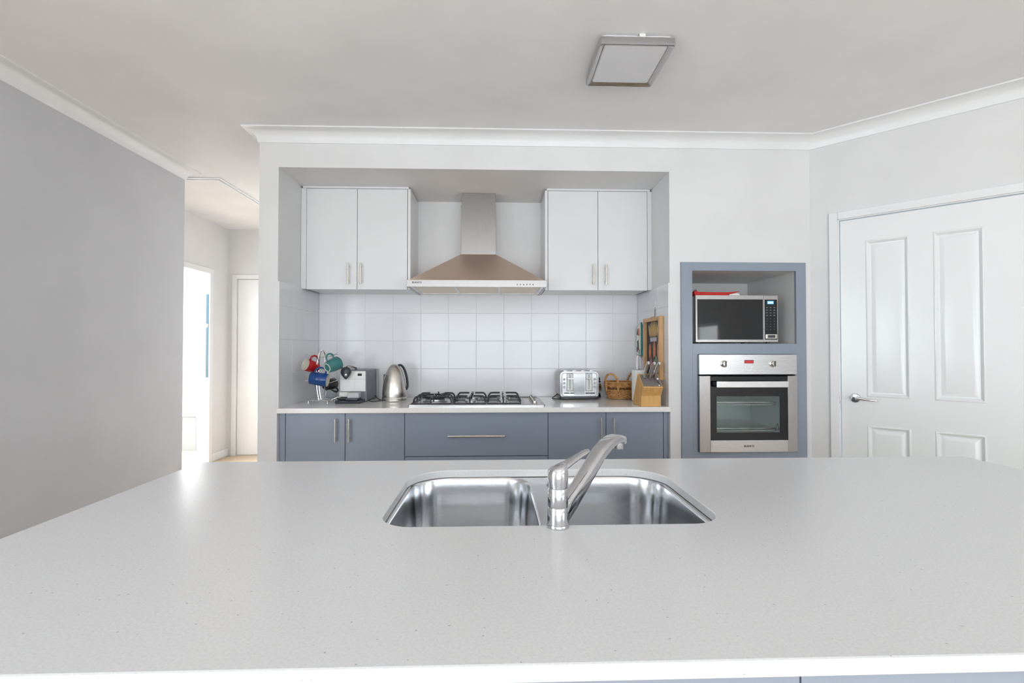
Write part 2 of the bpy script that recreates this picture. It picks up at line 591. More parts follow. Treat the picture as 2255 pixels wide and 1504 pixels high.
DR = thing('door_1', 'white four-panel pantry door with chrome lever handle', 'door', (DX, DY, 0), -PI / 4, kind='structure')
u0, u1, yf = U0 + 0.006, U1 - 0.003, 0.003
pu = [(0.279, 0.476), (0.576, 0.774)]
pz = [(0.22, 0.814), (0.977, 1.884)]
for a, b2 in ((u0, pu[0][0]), (pu[0][1], pu[1][0]), (pu[1][1], u1)):
    obj('stile', MB().box(a, b2, yf, yf + 0.036, 0.006, ZT - 0.006), 'door', DR, smooth=0, local=True)
for a, b2 in pu:
    for z0, z1 in ((0.006, pz[0][0]), (pz[0][1], pz[1][0]), (pz[1][1], ZT - 0.006)):
        obj('rail', MB().box(a, b2, yf, yf + 0.036, z0, z1), 'door', DR, smooth=0, local=True)
    for z0, z1 in pz:
        rings = []
        for ins, dep in ((0, 0), (0.003, -0.003), (0.008, -0.004), (0.014, 0.002), (0.02, 0.009), (0.026, 0.010), (0.03, 0.0085), (0.044, 0.004), (0.048, 0.0035)):
            rings.append([(p, yf + dep, q) for p, q in ((a + ins, z0 + ins), (b2 - ins, z0 + ins), (b2 - ins, z1 - ins), (a + ins, z1 - ins))])
        obj('door_panel', MB().loft(rings, False, True), 'door', DR, smooth=20, local=True)
hu, hz = 0.2236, 0.966
hd = obj('handle', MB().lathe([(0.001, -0.062), (0.009, -0.062), (0.010, -0.055), (0.010, -0.008), (0.012, -0.004)], 20, (hu, yf, hz), 'y'), 'chrome', DR, local=True)
obj('rose', MB().lathe([(0.0, 0.0), (0.028, 0.0), (0.028, -0.004), (0.024, -0.009), (0.012, -0.011), (0.0, -0.011)], 28, (hu, yf, hz), 'y'), 'chrome', hd, local=True)
lev = []
for k, (du, dz, hw, dd) in enumerate([(-0.010, 0.003, 0.008, 0), (0.012, 0.004, 0.010, 0), (0.035, 0.001, 0.0085, 0.003), (0.06, -0.003, 0.007, 0.006), (0.085, -0.005, 0.007, 0.010), (0.105, -0.006, 0.0055, 0.016), (0.112, -0.006, 0.003, 0.019)]):
    lev.append([(hu + du + 0, yf - 0.056 + dd + 0.006 * math.cos(a), hz + dz + hw * math.sin(a)) for a in [2 * PI * j / 12 for j in range(12)]])
obj('lever', MB().loft(lev), 'chrome', hd, local=True)


# cornice: cove profile swept along the walls
def cornice(name, path, label, closed_ends=True):
    prof = [(0.0, 0.0), (0.075, 0.0), (0.075, 0.007), (0.069, 0.009)]
    for k in range(1, 8):
        a = PI / 2 * k / 8
        prof.append((0.069 - 0.06 * math.sin(a) * 1.0, 0.069 - 0.06 * math.cos(a)))
    prof += [(0.009, 0.069), (0.007, 0.075), (0.0, 0.075)]
    pts = [Vector(p) for p in path]
    rings = []
    for i, p in enumerate(pts):
        din = (p - pts[i - 1]).normalized() if i else None
        dout = (pts[i + 1] - p).normalized() if i < len(pts) - 1 else None
        if din is None:
            m = Vector((dout.y, -dout.x))
        elif dout is None:
            m = Vector((din.y, -din.x))
        else:
            n1, n2 = Vector((din.y, -din.x)), Vector((dout.y, -dout.x))
            m = (n1 + n2)
            m = m / (m.dot(n1))
        rings.append([(p.x + m.x * d, p.y + m.y * d, CZ - h) for d, h in prof])
    return struct(name, MB().loft(rings), 'trim', label, 'cornice', smooth=30)


cornice('trim_2', [(PX, 5.8), (PX, YW), (DX, DY), (RX, RY), (RX, REAR), (LX, REAR)], 'white cove cornice above the niche and angled pantry wall')
cornice('trim_3', [(LX, REAR), (LX, 3.6), (-3.16, 3.6)], 'white cove cornice along the top of the left wall')

# hallway beyond the left wall
h = MB()
h.box(-3.28, -3.16, 3.6, 4.45, 0, CZ + 0.1)
h.box(-3.28, -3.16, 5.42, 5.9, 0, CZ + 0.1)
h.box(-3.28, -3.16, 4.45, 5.42, 2.08, CZ + 0.1)
struct('wall_hall', h, 'wall', 'bright white hallway wall with a doorway, left of the niche', 'wall', smooth=0)
h = MB()
h.box(-3.16, -3.06, 5.8, 5.9, 0, CZ + 0.1)
h.box(-2.22, PX, 5.8, 5.9, 0, CZ + 0.1)
h.box(-3.06, -2.22, 5.8, 5.9, 2.08, CZ + 0.1)
struct('wall_hall_end', h, 'wall', 'bright white wall at the end of the hallway', 'wall', smooth=0)
h = MB()
h.box(-5.2, -4.0, 6.6, 6.7, 0, CZ + 0.1)
h.box(-4.0, -3.3, 6.6, 6.7, 0, 0.88)
h.box(-4.0, -3.3, 6.6, 6.7, 2.0, CZ + 0.1)
h.box(-3.3, -3.16, 5.9, 6.7, 0, CZ + 0.1)
h.box(-5.2, -5.1, 3.5, 4.05, 0, CZ + 0.1).box(-5.2, -5.1, 6.35, 6.7, 0, CZ + 0.1).box(-5.2, -5.1, 4.05, 6.35, 0, 0.8).box(-5.2, -5.1, 4.05, 6.35, 2.2, CZ + 0.1)
h.box(-5.2, LX - 0.12, 3.48, 3.6, 0, CZ)
struct('wall_far_room', h, 'wall', 'overexposed white walls of the room beyond the hallway doorway', 'wall', smooth=0)
t = thing('window_4', 'slim blue-tinted sash window glimpsed through the hallway doorway', 'window', kind='structure')
obj('window_frame', MB().box(-3.92, -3.885, 6.57, 6.64, 0.88, 2.0), 'trim', t)
obj('window_frame', MB().box(-3.92, -3.3, 6.57, 6.64, 1.53, 1.58), 'trim', t)
obj('window_frame', MB().box(-3.92, -3.3, 6.57, 6.64, 0.86, 0.90), 'trim', t)
obj('pane', MB().box(-3.885, -3.3, 6.60, 6.606, 0.9, 1.53), 'blue_pane', t)
obj('pane', MB().box(-3.885, -3.3, 6.61, 6.616, 1.58, 2.0), 'blue_pane', t)
window('window_5', 'unseen white framed window added to light the room beyond the hallway', 'y', -5.15, 4.05, 6.35, 0.8, 2.2, 2)  # added out of view as the opening for the far-room light
t = thing('trim_4', 'white architrave around the hallway doorway and end door', 'architrave', kind='structure')
for q in ((-3.16, -3.145, 5.42, 5.48, 0, 2.14), (-3.16, -3.145, 4.39, 4.45, 0, 2.14), (-3.16, -3.145, 4.45, 5.42, 2.08, 2.14), (-3.11, -3.06, 5.785, 5.8, 0, 2.13), (-2.22, -2.17, 5.785, 5.8, 0, 2.13), (-3.06, -2.22, 5.785, 5.8, 2.08, 2.13)):
    obj('architrave_length', MB().box(*q), 'trim', t, 0.004)
for q in ((0.94, 1.49), (1.53, 1.855)):
    obj('blue_strip', MB().box(-3.187, -3.163, 5.416, 5.4205, q[0], q[1]), 'strip', t)['label'] = 'pale blue strip on the doorway jamb'
obj('latch', MB().box(-3.19, -3.161, 5.410, 5.4205, 1.49, 1.53), 'light_grey', t)
D2 = thing('door_2', 'plain white door closed at the end of the hallway', 'door', kind='structure')
obj('leaf', MB().box(-3.057, -2.223, 5.82, 5.856, 0.008, 2.076), 'trim', D2, 0.002)
hk = obj('handle', MB().lathe([(0, 0), (0.027, 0), (0.025, -0.01), (0.0, -0.011)], 20, (-2.30, 5.82, 0.98), 'y'), 'chrome', D2)
obj('lever', MB().tube([(-2.30, 5.81, 0.98), (-2.30, 5.77, 0.98), (-2.33, 5.765, 0.98), (-2.41, 5.768, 0.975)], 0.008, 10), 'chrome', hk)
# raised ceiling panel edge moulding at the hall entry
t = thing('trim_5', 'L-shaped white moulding edging the ceiling recess over the hallway', 'moulding', kind='structure')
for i, (a, b2) in enumerate(((0.0, 0.022), (0.03, 0.05))):
    obj('moulding_length', MB().box(-3.16, -2.16 + b2, 3.80 - b2, 3.80 - a, CZ - 0.012 + 0.004 * i, CZ), 'trim', t, 0.002)
    obj('moulding_length', MB().box(-2.16 + a, -2.16 + b2, 3.80 - a, 5.7, CZ - 0.012 + 0.004 * i, CZ), 'trim', t, 0.002)
t = thing('storage_chest', 'pale grey box with white lid in the bright room past the hallway doorway', 'chest', (-3.9, 6.3, 0))
obj('body', MB().box(-4.25, -3.70, 6.1, 6.5, 0.0, 0.42), 'chest', t, 0.006)
obj('lid', MB().box(-4.27, -3.68, 6.08, 6.52, 0.42, 0.46), 'white', t, 0.006)
# skirting in the hall
t = thing('baseboard_hall', 'white skirting board along the hallway end', 'skirting', kind='structure')
for q in ((PX - 0.015, PX, 2.93, 5.8, 0, 0.09), (-2.17, PX, 5.785, 5.8, 0, 0.09), (-3.16, -3.145, 5.48, 5.8, 0, 0.09)):
    obj('skirting_length', MB().box(*q), 'trim', t, 0.004)

# ------------------------------------------------------------------ wall tiles (one object each)
rowsz = [0.9, 1.1075, 1.3125, 1.5175, 1.66]
G = 0.0013


def tile_mesh(wd, ht):
    b = 0.0016
    m = MB()
    m.loft([[(sx * (wd / 2 - i), y, sz * (ht / 2 - i)) for sx, sz in ((-1, -1), (1, -1), (1, 1), (-1, 1))] for i, y in ((0, 0.006), (0, 0.0012), (b * 0.4, 0.0002), (b, 0.0))])
    return mesh_of('tile', m, 'tile', 0)


TM = {}


def tile(parent, cx, cy, cz, wd, ht, rz):
    key = (round(wd, 4), round(ht, 4))
    if key not in TM:
        TM[key] = tile_mesh(*key)
    o = bpy.data.objects.new('tile', TM[key])
    COL.objects.link(o)
    o.parent = parent
    o.location = (cx, cy, cz)
    o.rotation_euler = (random.uniform(-.0016, .0016), 0, rz + random.uniform(-.0016, .0016))


TW = thing('splashback_wall', 'glossy white square tiles across the rear of the cooking niche', 'wall tiles', kind='structure')
obj('grout_bed', MB().box(NX0 + 0.001, NX1 - 0.001, YB + 0.0011, 3.59, 0.9, 1.66), 'grout', TW)
xs = [NX0 + 0.009]
x = -0.1475 - 0.204 * 5
while x < NX1 - 0.02:
    xs.append(x)
    x += 0.204
xs.append(NX1 - 0.009)
for i in range(len(xs) - 1):
    for j in range(4):
        tile(TW, (xs[i] + xs[i + 1]) / 2, YB, (rowsz[j] + rowsz[j + 1]) / 2, xs[i + 1] - xs[i] - 2 * G, rowsz[j + 1] - rowsz[j] - 2 * G, 0)
ysr = [YW + 0.006, 3.12, 3.325, 3.53, YB]
for nm, xw, sgn, lab in (('splashback_return', NX0, 1, 'glossy white tiles on the left side of the niche beside the mug tree'), ('splashback_return', NX1, -1, 'glossy white tiles on the right side of the niche behind the chalkboard sign')):
    T2 = thing(nm, lab, 'wall tiles', kind='structure')
    obj('grout_bed', MB().box(min(xw, xw + sgn * 0.0069), max(xw, xw + sgn * 0.0069), YW + 0.004, YB, 0.9, 1.66), 'grout', T2)
    obj('edge_bead', MB().box(min(xw, xw + sgn * 0.0085), max(xw, xw + sgn * 0.0085), YW + 0.0005, YW + 0.0055, 0.9, 1.66), 'white', T2, 0.001)
    for i in range(4):
        for j in range(4):
            tile(T2, xw + sgn * 0.008, (ysr[i] + ysr[i + 1]) / 2, (rowsz[j] + rowsz[j + 1]) / 2, ysr[i + 1] - ysr[i] - 2 * G, rowsz[j + 1] - rowsz[j] - 2 * G, PI / 2 if sgn > 0 else -PI / 2)

# ------------------------------------------------------------------ cabinets
def bar_handle(parent, x, y, z0, z1, vertical=True, x1=None):
    """bar pull standing 28 mm off a door face at y"""
    m = MB()
    yo = y - 0.028
    if vertical:
        m.tube([(x, yo, z0), (x, yo, z1)], 0.006, 14)
        for z in (z0 + 0.022, z1 - 0.022):
            m.tube([(x, y, z), (x, yo, z)], 0.0045, 10)
    else:
        m.tube([(x, yo, z0), (x1, yo, z0)], 0.006, 14)
        for xx in (x + 0.03, x1 - 0.03):
            m.tube([(xx, y, z0), (xx, yo, z0)], 0.0045, 10)
    return obj('handle', m, 'nickel', parent)


YU = 3.262


def wall_cabinet(label, xa, xm, xb, fill, side, hx):
    t = thing('wall_cabinet', label, 'cabinet', ((xa + xb) / 2, 3.4, 1.65), group='white wall cupboards either side of the hood')
    b = MB().box(min(xa, xb), max(xa, xb), YU + 0.019, 3.59, 1.655, NZ)
    obj('body', b, 'lam', t, 0.001)
    lo, hi = sorted((xa, xm)), sorted((xm, xb))
    g = 0.0016
    for (a, c), hxx in zip((lo, hi) if xa < xb else (hi, lo), hx):
        d = obj('door', MB().box(a + g, c - g, YU, YU + 0.018, 1.652, 2.328), 'lam', t, 0.0012)
        bar_handle(d, hxx, YU, 1.686, 1.826)
    obj('filler_strip', MB().box(fill[0], fill[1], YU + 0.003, YU + 0.02, 1.655, 2.330), 'lam', t, 0.001)
    obj('end_panel', MB().box(side[0], side[1], YU + 0.004, 3.589, 1.653, 2.332), 'lam', t, 0.001)
    obj('top_scribe', MB().box(min(fill[0], side[0]) + 0.012, max(fill[1], side[1]) - 0.012, YU - 0.001, YU + 0.016, 2.3305, NZ - 0.0005), 'lam', t, 0.001)
    return t


wall_cabinet('white double wall cupboard left of the range hood', -1.267, -0.931, -0.597, (-1.304, -1.2685), (-0.5955, -0.577), (-0.984, -0.902))
wall_cabinet('white double wall cupboard right of the range hood', 0.351, 0.692, 1.032, (1.0335, 1.0635), (0.331, 0.3495), (0.658, 0.742))

YC = 2.955
ZD0, ZD1 = 0.15, 0.866


def base_cab(label, xa, xm, xb, fill, hx):
    t = thing('base_cabinet', label, 'cabinet', ((xa + xb) / 2, 3.25, 0), group='slate grey base cabinets under the worktop')
    obj('carcass', MB().box(xa + 0.001, xb - 0.001, YC + 0.019, 3.57, 0.1, 0.869), 'blue', t)
    obj('kickboard', MB().box(min(xa, fill[0]) + 0.002, max(xb, fill[1]) - 0.002, YC + 0.06, YC + 0.076, 0.0, 0.1), 'blue', t)
    for (a, c), hxx in zip(((xa, xm), (xm, xb)), hx):
        d = obj('door', MB().box(a + 0.0016, c - 0.0016, YC, YC + 0.018, ZD0, ZD1), 'blue', t, 0.0012)
        bar_handle(d, hxx, YC, 0.696, 0.835)
    obj('filler_strip', MB().box(fill[0], fill[1], YC + 0.002, YC + 0.02, 0.1, 0.868), 'blue', t, 0.001)


base_cab('slate grey double base cabinet under the coffee machine', -1.266, -0.910, -0.554, (-1.304, -1.268), (-0.962, -0.881))
base_cab('slate grey double base cabinet under the toaster', 0.317, 0.674, 1.030, (1.032, 1.0635), (0.639, 0.717))
t = thing('drawer_cabinet', 'slate grey wide drawer unit under the gas cooktop', 'cabinet', (-0.12, 3.25, 0))
obj('carcass', MB().box(-0.553, 0.316, YC + 0.019, 3.57, 0.1, 0.869), 'blue', t)
obj('kickboard', MB().box(-0.552, 0.315, YC + 0.06, YC + 0.076, 0.0, 0.1), 'blue', t)
d = obj('drawer', MB().box(-0.5524, 0.3154, YC, YC + 0.018, 0.604, ZD1), 'blue', t, 0.0012)
bar_handle(d, -0.291, YC, 0.728, None, False, 0.051)
d = obj('drawer', MB().box(-0.5524, 0.3154, YC, YC + 0.018, 0.378, 0.600), 'blue', t, 0.0012)
bar_handle(d, -0.291, YC, 0.52, None, False, 0.051)
obj('drawer', MB().box(-0.5524, 0.3154, YC, YC + 0.018, ZD0, 0.375), 'blue', t, 0.0012)

tag(obj('worktop', MB().box(NX0 + 0.0003, NX1 - 0.0003, YW - 0.008, YB + 0.0015, 0.870, 0.9), 'stone2', None, 0.002), 'polished pale stone worktop running along the tiled niche', 'worktop')

# oven tower
t = thing('oven_tower', 'slate grey tall cabinet housing the microwave and the oven', 'cabinet', (1.52, 3.2, 0))
Y0 = 2.918
for q in ((1.132, 1.2, 0.0, 1.786), (1.848, 1.910, 0.0, 1.786)):
    obj('stile', MB().box(q[0], q[1], Y0, Y0 + 0.02, q[2], q[3]), 'blue', t, 0.001)
for q in ((1.2, 1.848, 1.734, 1.786), (1.2, 1.848, 1.222, 1.286), (1.2, 1.848, 0.58, 0.628)):
    obj('rail', MB().box(q[0], q[1], Y0, Y0 + 0.02, q[2], q[3]), 'blue', t, 0.0005)
for q in ((1.2, 1.2305), (1.8365, 1.848)):
    obj('oven_infill', MB().box(q[0], q[1], Y0, Y0 + 0.02, 0.628, 1.222), 'blue', t, 0.0005)
for q in ((1.132, 1.15), (1.893, 1.910)):
    obj('carcass_side', MB().box(q[0], q[1], Y0 + 0.02, 3.6, 0.0, 1.786), 'blue', t)
obj('carcass_back', MB().box(1.15, 1.893, 3.585, 3.6, 0.0, 1.786), 'blue', t)
d = obj('drawer', MB().box(1.202, 1.846, Y0, Y0 + 0.02, 0.12, 0.578), 'blue', t, 0.001)
bar_handle(d, 1.353, Y0, 0.45, None, False, 1.695)
obj('shelf', MB().box(1.2, 1.848, Y0 + 0.002, 3.5, 1.268, 1.2862), 'liner', t)
obj('liner_top', MB().box(1.2, 1.85, Y0 + 0.02, 3.5, 1.734, 1.752), 'liner', t)
obj('liner_side', MB().box(1.85, 1.866, Y0 + 0.02, 3.5, 1.268, 1.752), 'liner', t)
obj('liner_side', MB().box(1.184, 1.2, Y0 + 0.02, 3.5, 1.268, 1.752), 'liner', t)
obj('liner_back', MB().box(1.184, 1.866, 3.5, 3.515, 1.268, 1.752), 'liner', t)

# oven
t = thing('wall_oven', 'stainless steel built-in wall oven with glass door', 'oven', (1.534, 2.95, 0.626))
obj('control_panel', MB().box(1.231, 1.836, 2.897, 2.9175, 1.098, 1.220), 'steel_h', t, 0.002)
for kx in (1.384, 1.686):
    k = obj('knob', MB().lathe([(0, 0), (0.022, 0), (0.022, -0.004), (0.017, -0.006), (0.016, -0.020), (0.014, -0.022), (0, -0.022)], 28, (kx, 2.897, 1.164), 'y'), 'nickel', t)
    obj('grip_bar', MB().box(kx - 0.0035, kx + 0.0035, 2.868, 2.876, 1.149, 1.180), 'dark_grey', k, 0.001)
dsp = obj('display', MB().box(1.510, 1.566, 2.8955, 2.898, 1.166, 1.186), 'black_glass', t)
obj('lit_digits', MB().box(1.5125, 1.5635, 2.8951, 2.8956, 1.1685, 1.1825), 'red_led', dsp)
for bx in (1.514, 1.558):
    obj('button', MB().lathe([(0, 0), (0.005, 0), (0.0045, -0.004), (0, -0.0045)], 14, (bx, 2.897, 1.143), 'y'), 'chrome', t)
dr = thing('oven_door', '', '', (0, 0, 0))
del dr['label'], dr['category']
dr.parent = t
dr.matrix_parent_inverse = world_of(t).inverted()
ox0, ox1, oz0, oz1 = 1.231, 1.836, 0.628, 1.090
gx0, gx1, gz0, gz1 = 1.298, 1.777, 0.700, 1.086
obj('door_frame', MB().box(ox0, gx0, 2.895, 2.916, oz0, oz1), 'steel_v', dr, 0.0015)
obj('door_frame', MB().box(gx1, ox1, 2.895, 2.916, oz0, oz1), 'steel_v', dr, 0.0015)
obj('door_frame', MB().box(gx0, gx1, 2.895, 2.916, oz0, gz0), 'steel_h', dr, 0.0015)
fm = MB()
wx0, wx1, wz0, wz1 = 1.338, 1.731, 0.745, 0.966
for q in ((gx0, wx0, gz0, gz1), (wx1, gx1, gz0, gz1), (wx0, wx1, gz0, wz0), (wx0, wx1, wz1, gz1)):
    fm.box(q[0], q[1], 2.899, 2.905, q[2], q[3])
obj('glass_border', fm, 'black_glass', dr)
obj('pane', MB().box(wx0, wx1, 2.900, 2.904, wz0, wz1), 'oven_glass', dr)
hm = MB().loft([[(p, -q, z) for p, q in rrect(0, 0, 0.0, 0.0, 0.0, 0)] for z in ()]) if False else MB()
hm.box(1.318, 1.757, 2.852, 2.866, 1.022, 1.060)
for hx in (1.335, 1.740):
    hm.box(hx - 0.009, hx + 0.009, 2.864, 2.899, 1.030, 1.052)
obj('door_handle', hm, 'chrome', dr, 0.003)
text_part('maker_name', 'BLANCO', 0.0155, 'black', t, (1.534, 2.8945, 0.664), bold=0.0004)
# cavity and shelves
cv = MB()
cv.box(1.28, 1.80, 3.36, 3.37, 0.70, 1.05).box(1.27, 1.28, 2.93, 3.37, 0.70, 1.05).box(1.79, 1.80, 2.93, 3.37, 0.70, 1.05).box(1.27, 1.80, 2.93, 3.37, 0.69, 0.70).box(1.27, 1.80, 2.93, 3.37, 1.05, 1.06)
obj('cavity', cv, 'liner', t)
for rz in (0.765, 0.925):
    rk = MB().tube([(1.35, 2.935, rz - 0.012), (1.352, 2.935, rz), (1.72, 2.935, rz), (1.722, 2.935, rz - 0.012)], 0.0035, 8)
    rk.tube([(1.352, 2.935, rz - 0.015), (1.72, 2.935, rz - 0.015)], 0.0025, 8)
    for k in range(16):
        xx = 1.36 + k * 0.0236
        rk.tube([(xx, 2.935, rz - 0.002), (xx, 3.34, rz - 0.002)], 0.0018, 6)
    obj('wire_shelf', rk, 'nickel', t)
# warning triangle printed on the glass
tri = [(1.705, 0.752), (1.680, 0.752), (1.6925, 0.790)]
tm = MB()
for i in range(3):
    a, b2 = tri[i], tri[(i + 1) % 3]
    tm.tube([(a[0] + 0.02, 2.8995, a[1] + 0.01), (b2[0] + 0.02, 2.8995, b2[1] + 0.01)], 0.0012, 6)
obj('warning_triangle', tm, 'black', t)

# microwave
t = thing('microwave', 'silver microwave oven with mirrored black door on the tower shelf', 'microwave', (1.495, 3.15, 1.2862))
mx0, mx1, mz0, mz1, my = 1.236, 1.757, 1.296, 1.588, 2.958
obj('body', MB().box(mx0 + 0.003, mx1 - 0.003, my + 0.02, my + 0.40, mz0, mz1 - 0.001), 'light_grey', t, 0.004)
for fx in (mx0 + 0.04, mx1 - 0.04):
    for fy in (my + 0.05, my + 0.36):
        obj('foot', MB().cyl((fx, fy, 1.2863), (fx, fy, mz0 + 0.001), 0.012), 'black', t)
sx = 1.667
d = thing('microwave_door', '', '', (0, 0, 0))
del d['label'], d['category']
d.parent = t
d.matrix_parent_inverse = world_of(t).inverted()
wz0, wz1, wx0, wx1 = 1.312, 1.562, 1.247, 1.662
for q in ((mx0, wx0, mz0, mz1), (wx1, sx - 0.001, mz0, mz1), (wx0, wx1, mz0, wz0), (wx0, wx1, wz1, mz1)):
    obj('door_frame', MB().box(q[0], q[1], my, my + 0.019, q[2], q[3]), 'steel_v', d, 0.001)
obj('door_window', MB().box(wx0, wx1, my + 0.003, my + 0.015, wz0, wz1), 'black_glass', d)
cp = obj('control_panel', MB().box(sx + 0.001, mx1, my, my + 0.019, mz0, mz1), 'steel_v', t, 0.002)
obj('keypad_plate', MB().box(sx + 0.005, mx1 - 0.006, my - 0.001, my + 0.002, 1.312, 1.562), 'black_glass', cp)
obj('display', MB().box(1.688, 1.728, my - 0.002, my, 1.533, 1.553), 'lcd', cp)
dg = MB()
for k in range(4):
    xx = 1.6925 + k * 0.0085 + (0.001 if k > 1 else 0)
    for q in ((0, 0.0055, 0, 0.0012), (0, 0.0055, 0.0088, 0.01), (0, 0.0012, 0, 0.01), (0.0043, 0.0055, 0, 0.01)):
        dg.box(xx + q[0], xx + q[1], my - 0.0026, my - 0.002, 1.538 + q[2], 1.538 + q[3])
obj('digits', dg, 'lcd_digit', cp)['kind'] = 'stuff'
kp = MB()
for r in range(9):
    for c in range(3):
        hgt = 0.0045 if r < 4 else 0.003
        wd = 0.011 if r < 4 else 0.005
        xx, zz = 1.6835 + c * 0.0235, 1.512 - r * 0.0165 - (0.004 if r > 3 else 0)
        kp.box(xx - wd / 2 + 0.002, xx + wd / 2 + 0.002, my - 0.0016, my - 0.001, zz - hgt / 2, zz + hgt / 2)
obj('key_markings', kp, 'grey_plastic', cp)['kind'] = 'stuff'
ob = obj('open_button', MB().box(1.675, 1.747, my - 0.006, my, 1.317, 1.346), 'nickel', cp, 0.006)
obj('button_face', MB().box(1.688, 1.735, my - 0.0075, my - 0.004, 1.323, 1.340), 'dark_grey', ob, 0.001)

# red folded cloth on the microwave
t = thing('folded_oven_mitt', 'red folded oven mitt with white edge lying on top of the microwave', 'oven mitt', (1.40, 3.05, 1.588))
prof = [(1.243, 1.5885), (1.236, 1.597), (1.236, 1.610), (1.243, 1.618), (1.254, 1.617), (1.262, 1.611), (1.30, 1.610), (1.36, 1.609), (1.41, 1.609), (1.45, 1.609), (1.49, 1.612), (1.52, 1.616), (1.524, 1.614), (1.50, 1.605), (1.46, 1.598), (1.455, 1.5885)]
obj('red_cover', MB().prism(prof, 2.975, 3.16, 'y'), 'red', t, 0.002)
obj('white_lining', MB().prism([(1.457, 1.5885), (1.463, 1.597), (1.502, 1.6035), (1.522, 1.600), (1.528, 1.5885)], 2.978, 3.15, 'y'), 'paper', t, 0.001)
obj('hanging_loop', MB().tube([(1.238, 2.974, 1.612), (1.232, 2.972, 1.618), (1.242, 2.972, 1.622), (1.25, 2.974, 1.619)], 0.0025, 8), 'black', t)

# ------------------------------------------------------------------ range hood
t = thing('range_hood', 'stainless steel canopy range hood with square chimney over the cooktop', 'range hood', (-0.124, 3.34, 1.65))
hx0, hx1, hy0, hy1 = -0.5725, 0.3245, 3.10, YB + 0.001
cx = -0.124
obj('chimney', MB().box(cx - 0.121, cx + 0.121, 3.372, 3.589, 1.905, 2.26), 'steel_v', t, 0.0015)
obj('chimney_extension', MB().box(cx - 0.118, cx + 0.118, 3.375, 3.589, 2.26, NZ - 0.0005), 'steel_v', t, 0.0015)
cn = MB().loft([[(hx0 + 0.01, hy0 + 0.008, 1.6955), (hx1 - 0.01, hy0 + 0.008, 1.6955), (hx1 - 0.01, hy1 + 0.006, 1.6955), (hx0 + 0.01, hy1 + 0.006, 1.6955)],
                [(cx - 0.124, 3.369, 1.913), (cx + 0.124, 3.369, 1.913), (cx + 0.124, hy1 + 0.006, 1.913), (cx - 0.124, hy1 + 0.006, 1.913)]])
obj('canopy', cn, 'warm_reflect', t, 0.002)
fa = MB()
fa.box(hx0, hx1, hy0, hy0 + 0.012, 1.651, 1.696).box(hx0, hx0 + 0.012, hy0 + 0.012, hy1 + 0.006, 1.651, 1.696).box(hx1 - 0.012, hx1, hy0 + 0.012, hy1 + 0.006, 1.651, 1.696)
fs = obj('fascia', fa, 'steel_v', t, 0.0015)
text_part('maker_name', 'BLANCO', 0.0155, 'black', fs, (-0.506, hy0 - 0.0006, 1.6785), bold=0.0004)
for k in range(6):
    obj('button', MB().lathe([(0, 0), (0.0045, 0), (0.004, -0.003), (0, -0.0035)], 12, (0.135 + 0.0205 * k, hy0, 1.668), 'y'), 'grey_plastic', fs)
uf = MB()
uf.box(hx0 + 0.012, hx1 - 0.012, hy0 + 0.012, hy0 + 0.04, 1.655, 1.66)
uf.box(hx0 + 0.012, hx1 - 0.012, 3.535, 3.575, 1.655, 1.66)
fw = (hx1 - hx0 - 0.024 - 0.04)
bars = [hx0 + 0.012, hx0 + 0.32, hx1 - 0.34, hx1 - 0.012]
uf.box(hx0 + 0.012, hx0 + 0.035, hy0 + 0.04, 3.535, 1.655, 1.66).box(hx1 - 0.035, hx1 - 0.012, hy0 + 0.04, 3.535, 1.655, 1.66)
fx = [hx0 + 0.035, hx0 + 0.305, hx1 - 0.305, hx1 - 0.035]
uf.box(fx[1] - 0.008, fx[1] + 0.008, hy0 + 0.04, 3.535, 1.655, 1.66).box(fx[2] - 0.008, fx[2] + 0.008, hy0 + 0.04, 3.535, 1.655, 1.66)
obj('underside_frame', uf, 'steel_h', t, 0.001)
for k in range(3):
    a, b2 = fx[k] + (0.008 if k else 0), fx[k + 1] - (0.008 if k < 2 else 0)
    obj('grease_filter', MB().box(a, b2, hy0 + 0.04, 3.535, 1.6585, 1.665), 'filter', t)

# ------------------------------------------------------------------ gas cooktop
t = thing('gas_cooktop', 'stainless steel five-burner gas cooktop with black trivets on the worktop', 'cooktop', (-0.12, 3.22, 0.9))
CX0, CX1, CY0, CY1 = -0.543, 0.303, 2.985, 3.475
tr = MB()
rr = lambda i, z: [(p, q, z) for p, q in rrect((CX0 + CX1) / 2, (CY0 + CY1) / 2, CX1 - CX0 - 2 * i, CY1 - CY0 - 2 * i, 0.012, 4)]
tr.loft([rr(0, 0.9003), rr(0, 0.910), rr(0.003, 0.9125), rr(0.012, 0.9125), rr(0.018, 0.906)])
obj('tray', tr, 'steel_h', t)
for rx in (0.172, 0.183):
    obj('raised_rib', MB().tube([(rx, CY0 + 0.02, 0.907), (rx, CY1 - 0.02, 0.907)], 0.003, 8), 'steel_h', t)


def burner(x, y, r):
    b = obj('burner', MB().lathe([(0, 0.905), (r * 1.25, 0.905), (r * 1.25, 0.909), (r * 1.0, 0.912), (r * 0.98, 0.922), (0, 0.922)], 28, (x, y, 0)), 'burner', t)
    obj('burner_cap', MB().lathe([(0, 0.9221), (r * 0.92, 0.9221), (r * 0.95, 0.926), (r * 0.88, 0.929), (0, 0.930)], 28, (x, y, 0)), 'dark_grey' if r > 0.045 else 'light_grey', b)
    obj('igniter', MB().cyl((x + r * 1.1, y - 0.01, 0.906), (x + r * 1.1, y - 0.01, 0.925), 0.002, seg=8), 'white', b)


